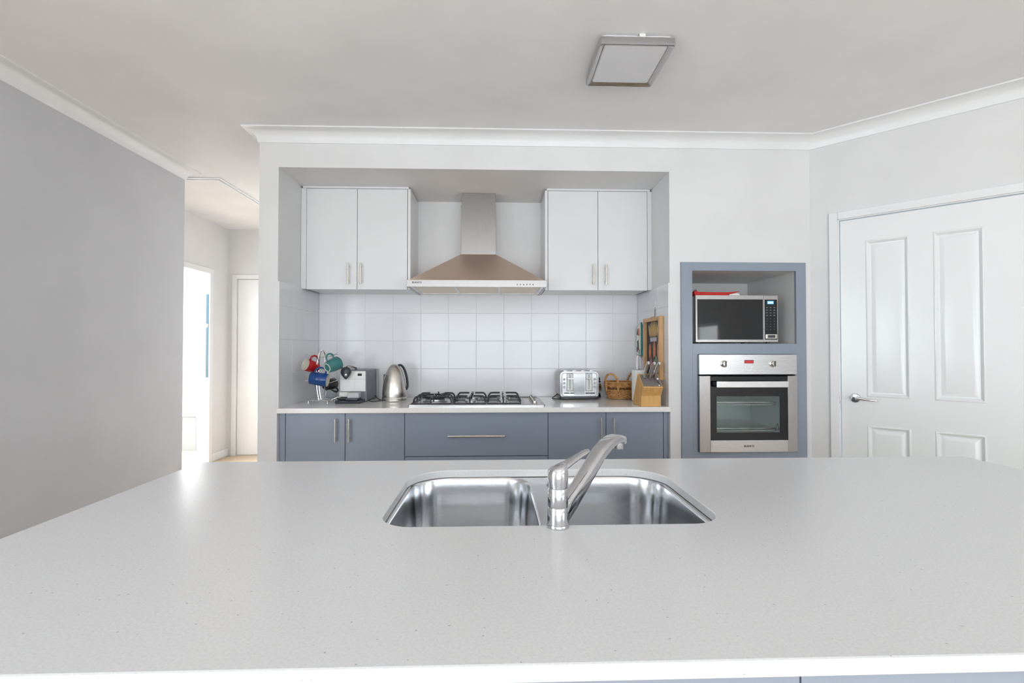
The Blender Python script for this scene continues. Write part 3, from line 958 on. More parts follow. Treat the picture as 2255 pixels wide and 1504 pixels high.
def trivet(xa, xb, ya, yb, centres, zt=0.952, rb=0.0058):
    m = MB()
    zb = 0.9135
    base = [(p, q, zb) for p, q in rrect((xa + xb) / 2, (ya + yb) / 2, xb - xa, yb - ya, 0.015, 4)]
    m.tube(base, 0.004, 8, closed=True)
    for fx2 in (xa + 0.012, xb - 0.012):
        for fy in (ya + 0.012, yb - 0.012):
            m.cyl((fx2, fy, 0.9075), (fx2, fy, zb), 0.005, seg=8)
    for (px, py, rin) in centres:
        for sg, xe in ((-1, xa), (1, xb)):
            m.tube(spline([(xe, py, zb), (xe - sg * 0.004, py, zb + 0.02), (xe - sg * 0.016, py, zt - 0.003), (xe - sg * 0.03, py, zt), (px + sg * rin, py, zt)], 4), rb, 8)
        dy = 0.085
        for sg in (-1, 1):
            ye = max(min(py + sg * dy, yb), ya)
            m.tube(spline([(px, ye, zb), (px, ye - sg * 0.004, zb + 0.018), (px, ye - sg * 0.014, zt - 0.003), (px, ye - sg * 0.026, zt), (px, py + sg * rin, zt)], 4), rb * 0.9, 8)
    for ym in ([(ya + yb) / 2] if len(centres) == 2 else []):
        m.tube([(xa, ym, zb), (xb, ym, zb)], 0.004, 8)
    return obj('trivet', m, 'iron', t)


lx, mxc, rxc = -0.405, -0.165, 0.045
burner(lx, 3.23, 0.064)
burner(mxc, 3.12, 0.035)
burner(mxc, 3.345, 0.042)
burner(rxc, 3.12, 0.028)
burner(rxc, 3.345, 0.042)
trivet(-0.525, -0.285, 3.02, 3.44, [(lx, 3.23, 0.03), (lx, 3.10, 0.05), (lx, 3.36, 0.05)], 0.950)
trivet(-0.268, -0.068, 3.02, 3.44, [(mxc, 3.12, 0.02), (mxc, 3.345, 0.02)])
trivet(-0.055, 0.155, 3.02, 3.44, [(rxc, 3.12, 0.02), (rxc, 3.345, 0.02)])
wr = MB().tube(arc((lx, 3.23), 0.088, 0, 2 * PI * 23 / 24, 23, 'xy', 0.944), 0.006, 8, closed=True)
wr.tube(arc((lx, 3.23), 0.070, 0, 2 * PI * 23 / 24, 23, 'xy', 0.933), 0.004, 8, closed=True)
for k in range(4):
    a = PI / 4 + k * PI / 2
    wr.tube([(lx + 0.088 * math.cos(a), 3.23 + 0.088 * math.sin(a), 0.944), (lx + 0.10 * math.cos(a), 3.23 + 0.10 * math.sin(a), 0.956), (lx + 0.06 * math.cos(a), 3.23 + 0.06 * math.sin(a), 0.952)], 0.0045, 8)
obj('wok_ring', wr, 'iron', t)
for k in range(5):
    ky = 3.06 + k * 0.078
    kb = obj('knob', MB().lathe([(0, 0.907), (0.019, 0.907), (0.019, 0.910), (0.015, 0.913), (0.0145, 0.926), (0.012, 0.928), (0, 0.928)], 24, (0.243, ky, 0)), 'nickel', t)
    obj('grip_bar', MB().box(0.2415, 0.2445, ky - 0.0155, ky + 0.0155, 0.926, 0.936), 'dark_grey', kb, 0.001)

# ------------------------------------------------------------------ things on the worktop
ZW = 0.9003
# kettle
kx, ky = -0.692, 3.315
t = thing('electric_kettle', 'brushed steel dome-shaped electric kettle with black handle beside the cooktop', 'kettle', (kx, ky, ZW))
obj('power_base', MB().lathe([(0, ZW), (0.080, ZW), (0.082, ZW + 0.006), (0.081, ZW + 0.014), (0, ZW + 0.014)], 40, (kx, ky, 0)), 'kettle', t)
prof = [(0, 0.9155), (0.080, 0.9155), (0.082, 0.919), (0.081, 0.928), (0.0795, 0.930), (0.0795, 0.932)]
for h2, r in ((0.94, 0.080), (0.97, 0.0785), (1.0, 0.0755), (1.03, 0.071), (1.06, 0.065), (1.085, 0.0585), (1.105, 0.051), (1.122, 0.043), (1.136, 0.033), (1.146, 0.021), (1.150, 0.010), (1.151, 0.001)):
    prof.append((r, h2))
obj('body', MB().lathe(prof, 48, (kx, ky, 0)), 'kettle', t)
# spout: pointed lip on the left front
sa = math.radians(205)
sd = Vector((math.cos(sa), math.sin(sa), 0))
sn = Vector((-sd.y, sd.x, 0))
base = Vector((kx, ky, 0))
rings = []
for zz, rad, out, hw in ((1.020, 0.0705, 0.0, 0.001), (1.035, 0.068, 0.004, 0.006), (1.060, 0.063, 0.010, 0.014), (1.080, 0.057, 0.016, 0.020), (1.084, 0.055, 0.016, 0.020)):
    c = base + Vector((0, 0, zz))
    rings.append([c + sd * (rad - 0.006) - sn * hw * 1.2, c + sd * (rad + out * 0.55) - sn * hw * 0.55, c + sd * (rad + out), c + sd * (rad + out * 0.55) + sn * hw * 0.55, c + sd * (rad - 0.006) + sn * hw * 1.2])
obj('spout', MB().loft(rings), 'kettle', t, smooth=50)
ha = math.radians(30)
hdv = Vector((math.cos(ha), math.sin(ha), 0))
hp = [base + hdv * r + Vector((0, 0, z)) for r, z in ((0.028, 1.142), (0.046, 1.142), (0.064, 1.125), (0.078, 1.094), (0.088, 1.055), (0.093, 1.015), (0.091, 0.990), (0.081, 0.975))]
hp = spline(hp, 4)
rings = []
for i, p in enumerate(hp):
    tg = (hp[min(i + 1, len(hp) - 1)] - hp[max(i - 1, 0)]).normalized()
    side = Vector((-hdv.y, hdv.x, 0))
    up = tg.cross(side)
    rings.append([p + side * 0.013 * math.cos(a) + up * 0.008 * math.sin(a) for a in [2 * PI * j / 12 for j in range(12)]])
obj('handle', MB().loft(rings), 'dark_grey', t)
obj('power_cord', MB().tube(spline([(kx - 0.06, ky + 0.045, ZW + 0.006), (kx - 0.075, ky + 0.08, ZW + 0.004), (kx - 0.08, ky + 0.13, ZW + 0.004), (kx - 0.04, ky + 0.22, ZW + 0.004)], 5), 0.0032, 8), 'black', t)

# coffee machine
t = thing('coffee_machine', 'white and grey capsule coffee machine with lever beside the kettle', 'coffee machine', (-0.957, 3.36, ZW))
ax0, ax1, ay0, ay1, az1 = -1.042, -0.866, 3.262, 3.535, 1.112
obj('body', MB().box(ax0 + 0.004, ax1, ay0 + 0.012, ay1, ZW + 0.004, az1), 'grey_plastic', t, 0.006)
fp = obj('front_panel', MB().box(ax0, ax1 - 0.006, ay0, ay0 + 0.014, 0.970, az1 - 0.006), 'white', t, 0.004)
obj('panel_seam', MB().box(ax0 + 0.001, ax1 - 0.007, ay0 - 0.0006, ay0 + 0.001, 1.052, 1.0545), 'light_grey', fp)
obj('panel_seam', MB().box(ax0 + 0.098, ax0 + 0.0995, ay0 - 0.0006, ay0 + 0.001, 0.972, 1.104), 'light_grey', fp)
obj('display', MB().box(ax0 + 0.118, ax0 + 0.146, ay0 - 0.001, ay0 + 0.001, 1.074, 1.090), 'black_glass', fp)
obj('capsule_drawer', MB().box(ax0 + 0.064, ax1 - 0.034, ay0 - 0.055, ay0 + 0.01, 0.930, 0.967), 'light_grey', t, 0.006)
obj('lower_shell', MB().box(ax0 + 0.002, ax0 + 0.066, ay0 - 0.02, ay0 + 0.012, 0.935, 0.968), 'white', t, 0.004)
obj('drip_tray', MB().prism([(3.165, ZW), (3.16, ZW + 0.010), (3.175, ZW + 0.016), (3.30, ZW + 0.020), (3.30, ZW)], ax0 + 0.0, ax1 - 0.012, 'x'), 'dark_grey', t, 0.003)
obj('cup_grid', MB().box(ax0 + 0.062, ax1 - 0.036, 3.185, 3.275, ZW + 0.018, ZW + 0.031), 'dark_grey', t, 0.003)
obj('tray_drawer', MB().box(ax0 + 0.002, ax0 + 0.06, 3.205, 3.275, ZW + 0.02, ZW + 0.033), 'black', t, 0.004)
obj('spout_arm', MB().tube([(ax0 - 0.034, 3.20, ZW + 0.022), (ax0 - 0.005, 3.215, ZW + 0.034), (ax0 + 0.02, 3.24, ZW + 0.036)], [0.006, 0.008, 0.008], 12), 'chrome', t)
# vents on the right flank
for k in range(9):
    obj('vent_slot', MB().box(ax1 - 0.0005, ax1 + 0.0008, ay1 - 0.05, ay1 - 0.02, 1.020 + k * 0.0085, 1.0235 + k * 0.0085), 'dark_grey', t)
obj('rear_tank', MB().box(ax0 + 0.01, ax1 + 0.008, ay1, ay1 + 0.03, ZW + 0.01, az1 - 0.004), 'light_grey', t, 0.004)
lv = obj('lever', MB().tube(spline([(ax1 - 0.09, 3.34, az1 - 0.002), (ax1 - 0.085, 3.30, az1 + 0.020), (ax1 - 0.105, 3.26, az1 + 0.027), (ax0 + 0.054, 3.235, az1 + 0.022)], 5), 0.009, 12), 'chrome', t)
rings = []
for dz, rw, rd in ((0.030, 0.006, 0.004), (0.026, 0.022, 0.014), (0.012, 0.032, 0.02), (-0.006, 0.035, 0.022), (-0.024, 0.028, 0.018), (-0.040, 0.015, 0.011), (-0.052, 0.004, 0.004)):
    rings.append([(ax0 + 0.050 + rw * math.cos(a), 3.228 + rd * math.sin(a), 1.105 + dz) for a in [2 * PI * j / 20 for j in range(20)]])
obj('lever_knob', MB().loft(rings), 'dark_grey', lv, smooth=60)
obj('chrome_tip', MB().sphere((ax0 + 0.054, 3.213, 1.084), (0.013, 0.010, 0.013), 14), 'chrome', lv)
obj('power_cord', MB().tube(spline([(ax1, 3.50, ZW + 0.02), (ax1 + 0.03, 3.45, ZW + 0.004), (ax1 + 0.085, 3.34, ZW + 0.004), (ax1 + 0.05, 3.25, ZW + 0.004), (ax1 + 0.01, 3.30, ZW + 0.004)], 6), 0.003, 8), 'dark_grey', t)

# mug tree
mxp, myp = -1.137, 3.20
t = thing('mug_tree', 'chrome wire mug tree standing in the left corner of the worktop', 'mug tree', (mxp, myp, ZW))
m = MB()
for yy in (-0.055, 0.055):
    m.tube([(mxp - 0.085, myp + yy, ZW + 0.022), (mxp + 0.09, myp + yy, ZW + 0.022)], 0.0032, 8)
for xx in (-0.06, 0.06):
    m.tube([(mxp + xx, myp - 0.07, ZW + 0.003), (mxp + xx, myp - 0.07, ZW + 0.016), (mxp + xx, myp + 0.07, ZW + 0.016), (mxp + xx, myp + 0.07, ZW + 0.003)], 0.0032, 8)
    for yy in (-0.07, 0.07):
        m.sphere((mxp + xx, myp + yy, ZW + 0.0065), 0.0062, 10)
obj('wire_base', m, 'chrome', t)
m = MB()
for yy in (-0.02, 0.02):
    m.tube(spline([(mxp - 0.012, myp + yy, ZW + 0.02), (mxp - 0.024, myp + yy, 0.99), (mxp - 0.030, myp + yy, 1.08), (mxp - 0.024, myp + yy, 1.17), (mxp - 0.014, myp + yy * 0.5, 1.225), (mxp, myp, 1.246), (mxp + 0.014, myp + yy * 0.5, 1.225), (mxp + 0.024, myp + yy, 1.17), (mxp + 0.030, myp + yy, 1.08), (mxp + 0.024, myp + yy, 0.99), (mxp + 0.012, myp + yy, ZW + 0.02)], 5), 0.0032, 8)
obj('wire_stem', m, 'chrome', t)
for zz, dy in ((1.205, 0.0), (1.030, -0.012)):
    m = MB().tube(spline([(mxp - 0.098, myp + dy, zz + 0.018), (mxp - 0.05, myp + dy, zz + 0.002), (mxp, myp + dy, zz - 0.004), (mxp + 0.05, myp + dy, zz + 0.002), (mxp + 0.098, myp + dy, zz + 0.018)], 5), 0.003, 8)
    for sg in (-1, 1):
        m.sphere((mxp + sg * 0.099, myp + dy, zz + 0.019), 0.0058, 10)
    obj('wire_arm', m, 'chrome', t)


def mug(label, glaze, inner, loc, axis_dir, handle_dir, rad=0.042, ln=0.092, taper=0.86, foot=None):
    """open mug: axis points from base to mouth"""
    t = thing('mug', label, 'mug', loc, group='mugs hanging on the wire mug tree')
    az = Vector(axis_dir).normalized()
    hx = Vector(handle_dir)
    hx = (hx - az * hx.dot(az)).normalized()
    hy = az.cross(hx)
    R = Matrix((hx, hy, az)).transposed()
    tr_ = lambda p: R @ Vector(p)
    def lz(prof, nm, mt):
        mb = MB().lathe(prof, 32, cap=False)
        mb.v = [tuple(tr_(p)) for p in mb.v]
        return obj(nm, mb, mt, t, local=True)
    rb = rad * taper
    lz([(0, -ln / 2), (rb * 0.92, -ln / 2), (rb, -ln / 2 + 0.006), (rad * 0.97, 0.0), (rad, ln / 2 - 0.002), (rad - 0.0012, ln / 2)], 'cup', glaze)
    lz([(rad - 0.0012, ln / 2 + 0.0001), (rad - 0.003, ln / 2), (rad * 0.93, 0.0), (rb - 0.006, -ln / 2 + 0.01), (0, -ln / 2 + 0.008)], 'inside_glaze', inner)
    lz([(rb * 0.66, -ln / 2 - 0.0005), (rb * 0.68, -ln / 2 - 0.003), (rb * 0.80, -ln / 2 - 0.003), (rb * 0.82, -ln / 2 - 0.0005)], 'foot_ring', foot or inner)
    hp = spline([(rad * 0.95, 0, ln * 0.30), (rad + 0.016, 0, ln * 0.32), (rad + 0.030, 0, ln * 0.16), (rad + 0.030, 0, -ln * 0.08), (rad + 0.014, 0, -ln * 0.26), (rad * 0.88, 0, -ln * 0.28)], 5)
    mb = MB().tube(hp, 0.0056, 10)
    mb.v = [tuple(tr_(p)) for p in mb.v]
    obj('handle', mb, glaze, t, local=True)


mug('red mug with cream inside hanging from the left arm of the mug tree', 'mug_red', 'cream', (mxp - 0.062, myp - 0.02, 1.142), (-0.55, -0.75, 0.28), (0.45, 0.05, 1.0), 0.040, 0.085)
mug('teal green mug hanging from the right arm of the mug tree', 'mug_green', 'mug_green', (mxp + 0.088, myp - 0.055, 1.150), (0.52, 0.80, 0.34), (-0.30, -0.1, 1.0), 0.044, 0.090, 0.80, 'cream')
mug('glossy blue mug hanging sideways at the front of the mug tree', 'mug_blue', 'cream', (mxp + 0.002, myp - 0.058, 1.060), (1.0, 0.06, -0.14), (0.1, 0.05, 1.0), 0.043, 0.110, 0.9)
mug('black mug hanging half hidden behind the blue mug', 'black', 'dark_grey', (mxp + 0.040, myp + 0.030, 1.020), (0.35, 0.90, 0.1), (0.5, -0.2, -0.5), 0.038, 0.08)
t = thing('glass_tumbler', 'clear glass tumbler standing behind the mug tree base', 'glass', (mxp + 0.008, 3.36, ZW))
tg = [(0, ZW), (0.036, ZW), (0.037, ZW + 0.003), (0.042, ZW + 0.12), (0.0405, ZW + 0.12), (0.034, ZW + 0.012), (0, ZW + 0.010)]
obj('wall', MB().lathe(tg, 28, (mxp + 0.008, 3.36, 0)), 'clear', t)
obj('rim', MB().tube(arc((mxp + 0.008, 3.36), 0.0412, 0, 2 * PI * 27 / 28, 27, 'xy', ZW + 0.12), 0.0012, 6, closed=True), 'clear', t)

# toaster
t = thing('toaster', 'stainless steel four-slice toaster in front of the tiles', 'toaster', (0.578, 3.45, ZW), math.radians(2))
def sect(x_half, z0, z1, r, y):
    pts = rrect(0, (z0 + z1) / 2, 2 * x_half, z1 - z0, r, 6)
    return [(p, y, q) for p, q in pts]
TH = 0.196
b = MB().loft([sect(0.136, 0.016, TH, 0.028, -0.085), sect(0.139, 0.014, TH + 0.003, 0.03, -0.079), sect(0.139, 0.014, TH + 0.004, 0.03, 0.085), sect(0.134, 0.016, TH, 0.028, 0.092)])
obj('body', b, 'toaster', t, local=True)
b = MB().loft([sect(0.122, 0.026, TH - 0.012, 0.02, -0.089), sect(0.126, 0.023, TH - 0.008, 0.022, -0.084)])
fpn = obj('front_panel', b, 'toaster_p', t, local=True)
obj('centre_plate', MB().box(-0.043, 0.036, -0.0905, -0.087, 0.034, TH - 0.02), 'toaster', fpn, 0.001, local=True)
obj('plinth', MB().loft([[(p, q, z) for p, q in rrect(0, 0, 0.276 - i, 0.186 - i, 0.02, 5)] for z, i in ((0.004, 0.01), (0.008, 0.0), (0.018, 0.0), (0.022, 0.006))]), 'dark_grey', t, local=True)
for fx2 in (-0.11, 0.11):
    for fy in (-0.07, 0.07):
        obj('foot', MB().cyl((fx2, fy, 0), (fx2, fy, 0.006), 0.01, seg=14), 'black', t, local=True)
for sxx in (-0.068, 0.066):
    sl = obj('lever_track', MB().box(sxx - 0.021, sxx + 0.021, -0.0925, -0.088, 0.062, 0.180), 'white', t, 0.002, local=True)
    obj('track_shadow_gap', MB().box(sxx - 0.0235, sxx + 0.0235, -0.0898, -0.0885, 0.0595, 0.1825), 'dark_grey', sl, local=True)
    obj('slot', MB().box(sxx - 0.0018, sxx + 0.0018, -0.0932, -0.0915, 0.072, 0.176), 'black', sl, local=True)
    obj('lever', MB().box(sxx - 0.021, sxx + 0.021, -0.108, -0.0925, 0.142, 0.152), 'chrome', sl, 0.003, local=True)
    br = obj('browning_slider', MB().loft([[(p, y, q) for p, q in rrect(sxx + 0.008 * (1 if sxx > 0 else -1), 0.043, 0.07, 0.014, 0.0069, 6)] for y in (-0.0925, -0.0895)]), 'chrome', t, local=True)
    obj('slider_slot', MB().box(sxx - 0.024, sxx + 0.03, -0.0932, -0.092, 0.0418, 0.0442), 'black', br, local=True)
    obj('slider_pointer', MB().prism([(sxx - 0.006, 0.0405), (sxx + 0.008, 0.0405), (sxx + 0.001, 0.0505)], -0.0955, -0.0925, 'y'), 'chrome', br, local=True)
for bx in (-0.108, 0.107):
    for k in range(3):
        obj('button', MB().lathe([(0, 0), (0.0095, 0), (0.009, -0.004), (0, -0.0055)], 18, (bx, -0.089, 0.088 + k * 0.027), 'y'), 'light_grey', t, local=True)
for k in range(4):
    sx2 = -0.093 + k * 0.062
    obj('bread_slot', MB().box(sx2 - 0.014, sx2 + 0.014, -0.068, 0.068, TH + 0.0035, TH + 0.0048), 'black', t, local=True)
    obj('slot_rim', MB().tube([(p, q, TH + 0.0045) for p, q in rrect(sx2, 0, 0.034, 0.142, 0.006, 4)], 0.0025, 6, closed=True), 'chrome', t, local=True)
obj('power_cord', MB().tube(spline([(-0.13, 0.06, 0.03), (-0.155, 0.04, 0.012), (-0.18, -0.01, 0.004), (-0.165, -0.06, 0.004), (-0.13, -0.082, 0.004)], 6), 0.0032, 8), 'black', t, local=True)

# little chrome jug between toaster and basket
jx, jy = 0.7475, 3.535
t = thing('steel_jug', 'small chrome jug with black lid half hidden behind the toaster', 'jug', (jx, jy, ZW))
obj('body', MB().lathe([(0, ZW + 0.03), (0.012, ZW + 0.03), (0.024, ZW + 0.045), (0.027, ZW + 0.065), (0.026, ZW + 0.085), (0.020, ZW + 0.105), (0.018, ZW + 0.11), (0, ZW + 0.11)], 28, (jx, jy, 0)), 'chrome', t)
obj('foot', MB().lathe([(0, ZW), (0.020, ZW), (0.021, ZW + 0.012), (0.014, ZW + 0.03), (0, ZW + 0.03)], 28, (jx, jy, 0)), 'black', t)
obj('lid', MB().lathe([(0, ZW + 0.1105), (0.020, ZW + 0.1105), (0.020, ZW + 0.118), (0.010, ZW + 0.124), (0, ZW + 0.124)], 24, (jx, jy, 0)), 'black', t)
obj('handle', MB().tube([(jx + 0.012 * math.cos(a), jy, ZW + 0.132 + 0.012 * math.sin(a)) for a in [2 * PI * k / 16 for k in range(16)]], 0.0045, 8, closed=True), 'black', t)

# wicker basket: each woven strand a part
bx, by = 0.883, 3.43
t = thing('wicker_basket', 'round brown wicker basket with two loop handles beside the paper towel', 'basket', (bx, by, ZW))
def brad(z):
    k = (z - ZW) / 0.115
    return 0.078 + 0.027 * min(1, k * 1.3) ** 0.8
NST = 26
for k in range(NST):
    a = 2 * PI * k / NST
    pts = [(bx + (brad(z) + 0.0) * math.cos(a), by + brad(z) * math.sin(a), z) for z in [ZW + 0.003 + 0.112 * i / 5 for i in range(6)]]
    obj('stake', MB().tube(pts, 0.0026, 6), 'wicker_d' if k % 3 == 0 else 'wicker', t)
for lay in range(13):
    z = ZW + 0.006 + lay * 0.0083
    if lay in (8, 9):
        mt2, rs = 'wicker_d', 0.0036
    else:
        mt2, rs = 'wicker', 0.0046
    pts = []
    n = NST * 4
    for j in range(n):
        a = 2 * PI * j / n
        off = 0.0042 * math.cos(a * NST / 2 + (lay % 2) * PI)
        pts.append((bx + (brad(z) + off) * math.cos(a), by + (brad(z) + off) * math.sin(a), z))
    obj('woven_strand', MB().tube(pts, rs, 6, closed=True), mt2, t)
obj('rim', MB().tube([(bx + (brad(1.02) + 0.002 * math.cos(20 * 2 * PI * j / 80)) * math.cos(2 * PI * j / 80), by + brad(1.02) * math.sin(2 * PI * j / 80), ZW + 0.117) for j in range(80)], 0.0065, 8, closed=True), 'wicker', t)
obj('bottom', MB().lathe([(0, ZW + 0.002), (0.079, ZW + 0.002), (0.079, ZW + 0.006), (0, ZW + 0.006)], 32, (bx, by, 0)), 'wicker_d', t)
for ang in (222, 20):
    a = math.radians(ang)
    dv, nv = Vector((math.cos(a), math.sin(a), 0)), Vector((-math.sin(a), math.cos(a), 0))
    R0 = 0.107
    c = Vector((bx, by, 0)) + dv * R0
    pts = [c + nv * sgn * wv + dv * ov + Vector((0, 0, zv)) for sgn, wv, ov, zv in ((-1, 0.048, -0.014, 0.955), (-1, 0.050, -0.008, 1.012), (-1, 0.047, 0.0, 1.045), (-1, 0.028, 0.004, 1.070), (0, 0, 0.006, 1.078), (1, 0.028, 0.004, 1.070), (1, 0.047, 0.0, 1.045), (1, 0.050, -0.008, 1.012), (1, 0.048, -0.014, 0.955))]
    sp = spline(pts, 5)
    mm = MB()
    for ph in (0, PI):
        tw = []
        for i, p in enumerate(sp):
            tgv = (sp[min(i + 1, len(sp) - 1)] - sp[max(i - 1, 0)]).normalized()
            sd2 = tgv.cross(dv).normalized()
            tw.append(p + dv * 0.0035 * math.cos(i * 0.7 + ph) + sd2 * 0.0035 * math.sin(i * 0.7 + ph))
        mm.tube(tw, 0.0052, 8)
    obj('loop_handle', mm, 'wicker', t)

# paper towel on its stand
px_, py_ = 0.968, 3.245
t = thing('paper_towel_holder', 'white paper towel roll on a chrome stand behind the knife block', 'paper towel', (px_, py_, ZW))
obj('stand_base', MB().lathe([(0, ZW), (0.062, ZW), (0.062, ZW + 0.004), (0.055, ZW + 0.008), (0, ZW + 0.008)], 32, (px_, py_, 0)), 'chrome', t)
obj('paper_roll', MB().lathe([(0.018, ZW + 0.0085), (0.050, ZW + 0.0085), (0.0505, ZW + 0.02), (0.0505, 1.105), (0.049, 1.112), (0.018, 1.112)], 40, (px_, py_, 0), cap=False), 'paper', t)
lp = [(px_ - 0.016, py_, ZW + 0.008), (px_ - 0.016, py_, 1.185)] + [(px_ + 0.016 * math.cos(a), py_, 1.19 + 0.020 * math.sin(a)) for a in [PI * (1 - k / 10) for k in range(11)]] + [(px_ + 0.016, py_, 1.185), (px_ + 0.016, py_, ZW + 0.008)]
obj('chrome_loop', MB().tube(lp, 0.004, 10), 'chrome', t)

# knife block
t = thing('knife_block', 'angled beech knife block with steel-handled knives at the worktop edge', 'knife block', (0.95, 3.0, ZW))
kx0, kx1 = 0.889, 1.012
poly = [(2.945, ZW), (2.943, 0.966), (2.902, 1.020), (2.998, 1.096), (3.022, 1.096), (3.135, ZW)]
obj('block', MB().prism(poly, kx0, kx1, 'x'), 'block', t, 0.002)
tn = Vector((0, 0.096, 0.076)).normalized()
nn = Vector((0, -0.076, 0.096)).normalized()
f0 = Vector((0, 2.902, 1.020))
sf = []
for u, v in ((kx0 + 0.004, 0.010), (kx1 - 0.004, 0.010), (kx1 - 0.004, 0.116), (kx0 + 0.004, 0.116)):
    sf.append(f0 + tn * v + Vector((u, 0, 0)))
obj('slot_face', MB().loft([[p + nn * 0.0002 for p in sf], [p + nn * 0.0012 for p in sf]]), 'felt', t)
for (hx2, v, ln, tilt) in ((kx0 + 0.028, 0.085, 0.105, 0.10), (kx0 + 0.058, 0.072, 0.112, 0.12), (kx0 + 0.090, 0.080, 0.105, 0.14)):
    k = thing('kitchen_knife', {0: 'kitchen knife with curved steel handle, leftmost in the knife block', 1: 'kitchen knife with steel handle in the middle of the knife block', 2: 'kitchen knife with steel handle, rightmost and tallest in the knife block'}[int((hx2 - kx0 - 0.02) / 0.03)], 'knife', (hx2, 2.96, 1.07), group='steel-handled knives in the knife block')
    p0 = f0 + tn * v + Vector((hx2, 0, 0)) + nn * 0.0015
    pp = spline([p0, p0 + nn * ln * 0.35 + tn * 0.010, p0 + nn * ln * 0.7 + tn * 0.020 + Vector((tilt * 0.05, 0, 0)), p0 + nn * ln + tn * 0.022 + Vector((tilt * 0.1, 0, 0))], 5)
    rings = []
    for i, p in enumerate(pp):
        wv = 0.0150 + 0.003 * math.sin(i / len(pp) * 2 * PI)
        tgv = (pp[min(i + 1, len(pp) - 1)] - pp[max(i - 1, 0)]).normalized()
        ax = tgv.cross(Vector((1, 0, 0))).normalized()
        rings.append([p + ax * wv * math.cos(a) + Vector((1, 0, 0)) * 0.0098 * math.sin(a) for a in [2 * PI * j / 14 for j in range(14)]])
    obj('handle', MB().loft(rings), 'kettle', k)
    e = pp[-1]
    obj('end_cap', MB().sphere(tuple(e), (0.0085, 0.0125, 0.010), 12), 'chrome', k)
    obj('blade_bolster', MB().cyl(p0 - nn * 0.001, p0 + nn * 0.006, 0.0115, seg=14), 'chrome', k)
k = thing('sharpening_steel', 'small round-capped tool at the right of the knife block slots', 'kitchen tool', (kx1 - 0.02, 2.95, 1.06), group='steel-handled knives in the knife block')
p0 = f0 + tn * 0.045 + Vector((kx1 - 0.026, 0, 0)) + nn * 0.0015
obj('handle', MB().cyl(p0, p0 + nn * 0.026 - Vector((0.004, 0, 0)), 0.007, 0.008, 14), 'kettle', k)
obj('end_cap', MB().sphere(tuple(p0 + nn * 0.028 - Vector((0.004, 0, 0))), 0.009, 12), 'chrome', k)
obj('badge', MB().box(kx1 - 0.026, kx1 - 0.018, 2.9085, 2.9125, 1.030, 1.036), 'white', t)
obj('slot_cut', MB().tube([f0 + tn * 0.025 + nn * 0.0015 + Vector((kx1 - 0.014, 0, 0)), f0 + tn * 0.075 + nn * 0.0015 + Vector((kx1 - 0.022, 0, 0))], 0.0016, 6), 'black', t)

# chalkboard sign on the right return wall (faces -x)
XS = NX1 - 0.0085
sy0, sy1, sz0, sz1 = 3.012, 3.345, 1.058, 1.462
t = thing('chalkboard_sign', 'wood-framed chalkboard sign with a chef hat drawing hanging above the knife block', 'sign', (XS, 3.23, 1.06))
fwid, fdep = 0.026, 0.030
obj('board', MB().box(XS - 0.012, XS - 0.002, sy0 + 0.01, sy1 - 0.01, sz0 + 0.01, sz1 - 0.01), 'board', t)
for q in ((sy0, sy0 + fwid, sz0, sz1), (sy1 - fwid, sy1, sz0, sz1), (sy0 + fwid, sy1 - fwid, sz0, sz0 + fwid), (sy0 + fwid, sy1 - fwid, sz1 - fwid, sz1)):
    obj('frame_batten', MB().box(XS - fdep, XS - 0.001, q[0], q[1], q[2], q[3]), 'frame', t, 0.002)
def flat(name, pts, mt, th=0.0006):
    """flat chalk shape on the board: pts are (distance from far edge to the right, height)"""
    xx = XS - 0.0122
    return obj(name, MB().loft([[(xx, sy1 - u, sz0 + v) for u, v in pts], [(xx - th, sy1 - u, sz0 + v) for u, v in pts]]), mt, t)
def ell(cu, cv, ru, rv, n=18, rot=0.0):
    return [(cu + ru * math.cos(a) * math.cos(rot) - rv * math.sin(a) * math.sin(rot), cv + ru * math.cos(a) * math.sin(rot) + rv * math.sin(a) * math.cos(rot)) for a in [2 * PI * k / n for k in range(n)]]
for k in range(7):
    cu = 0.085 + k * 0.027
    hh = 0.028 + 0.014 * math.sin(PI * k / 6)
    flat('hat_pleat', ell(cu, 0.318 + 0.010 * math.sin(PI * k / 6), 0.0105, hh + 0.014, 14, (k - 3) * -0.10), 'chalk_tan')
flat('hat_band', [(0.105, 0.245), (0.228, 0.245), (0.236, 0.272), (0.097, 0.272)], 'chalk_white')
flat('spoon_drawing', ell(0.095, 0.175, 0.022, 0.055), 'chalk_orange')
flat('spoon_drawing', ell(0.11, 0.105, 0.023, 0.042), 'chalk_pink')
flat('spoon_drawing', ell(0.185, 0.185, 0.024, 0.060), 'chalk_orange')
flat('leaf_drawing', ell(0.21, 0.105, 0.042, 0.045), 'chalk_green')
flat('spoon_drawing', ell(0.26, 0.185, 0.019, 0.055), 'chalk_orange')
flat('flourish', ell(0.14, 0.05, 0.05, 0.004), 'chalk_white')
obj('hanging_cord', MB().tube([(XS - 0.006, 3.20, sz1), (XS - 0.004, 3.175, sz1 + 0.004), (XS - 0.004, 3.165, 1.53)], 0.0018, 6), 'black', t)
obj('hanger_tab', MB().box(XS - 0.012, XS - 0.003, 3.175, 3.235, sz1 - 0.001, sz1 + 0.006), 'black', t)
h = thing('adhesive_hook', 'small white adhesive hook on the tiles above the chalkboard sign', 'hook', (XS, 3.165, 1.53))
obj('hook_plate', MB().box(XS - 0.004, XS + 0.0003, 3.150, 3.180, 1.515, 1.575), 'white', h, 0.002)
obj('hook_arm', MB().tube([(XS - 0.004, 3.165, 1.535), (XS - 0.012, 3.165, 1.525), (XS - 0.018, 3.165, 1.532)], 0.003, 8), 'white', h)

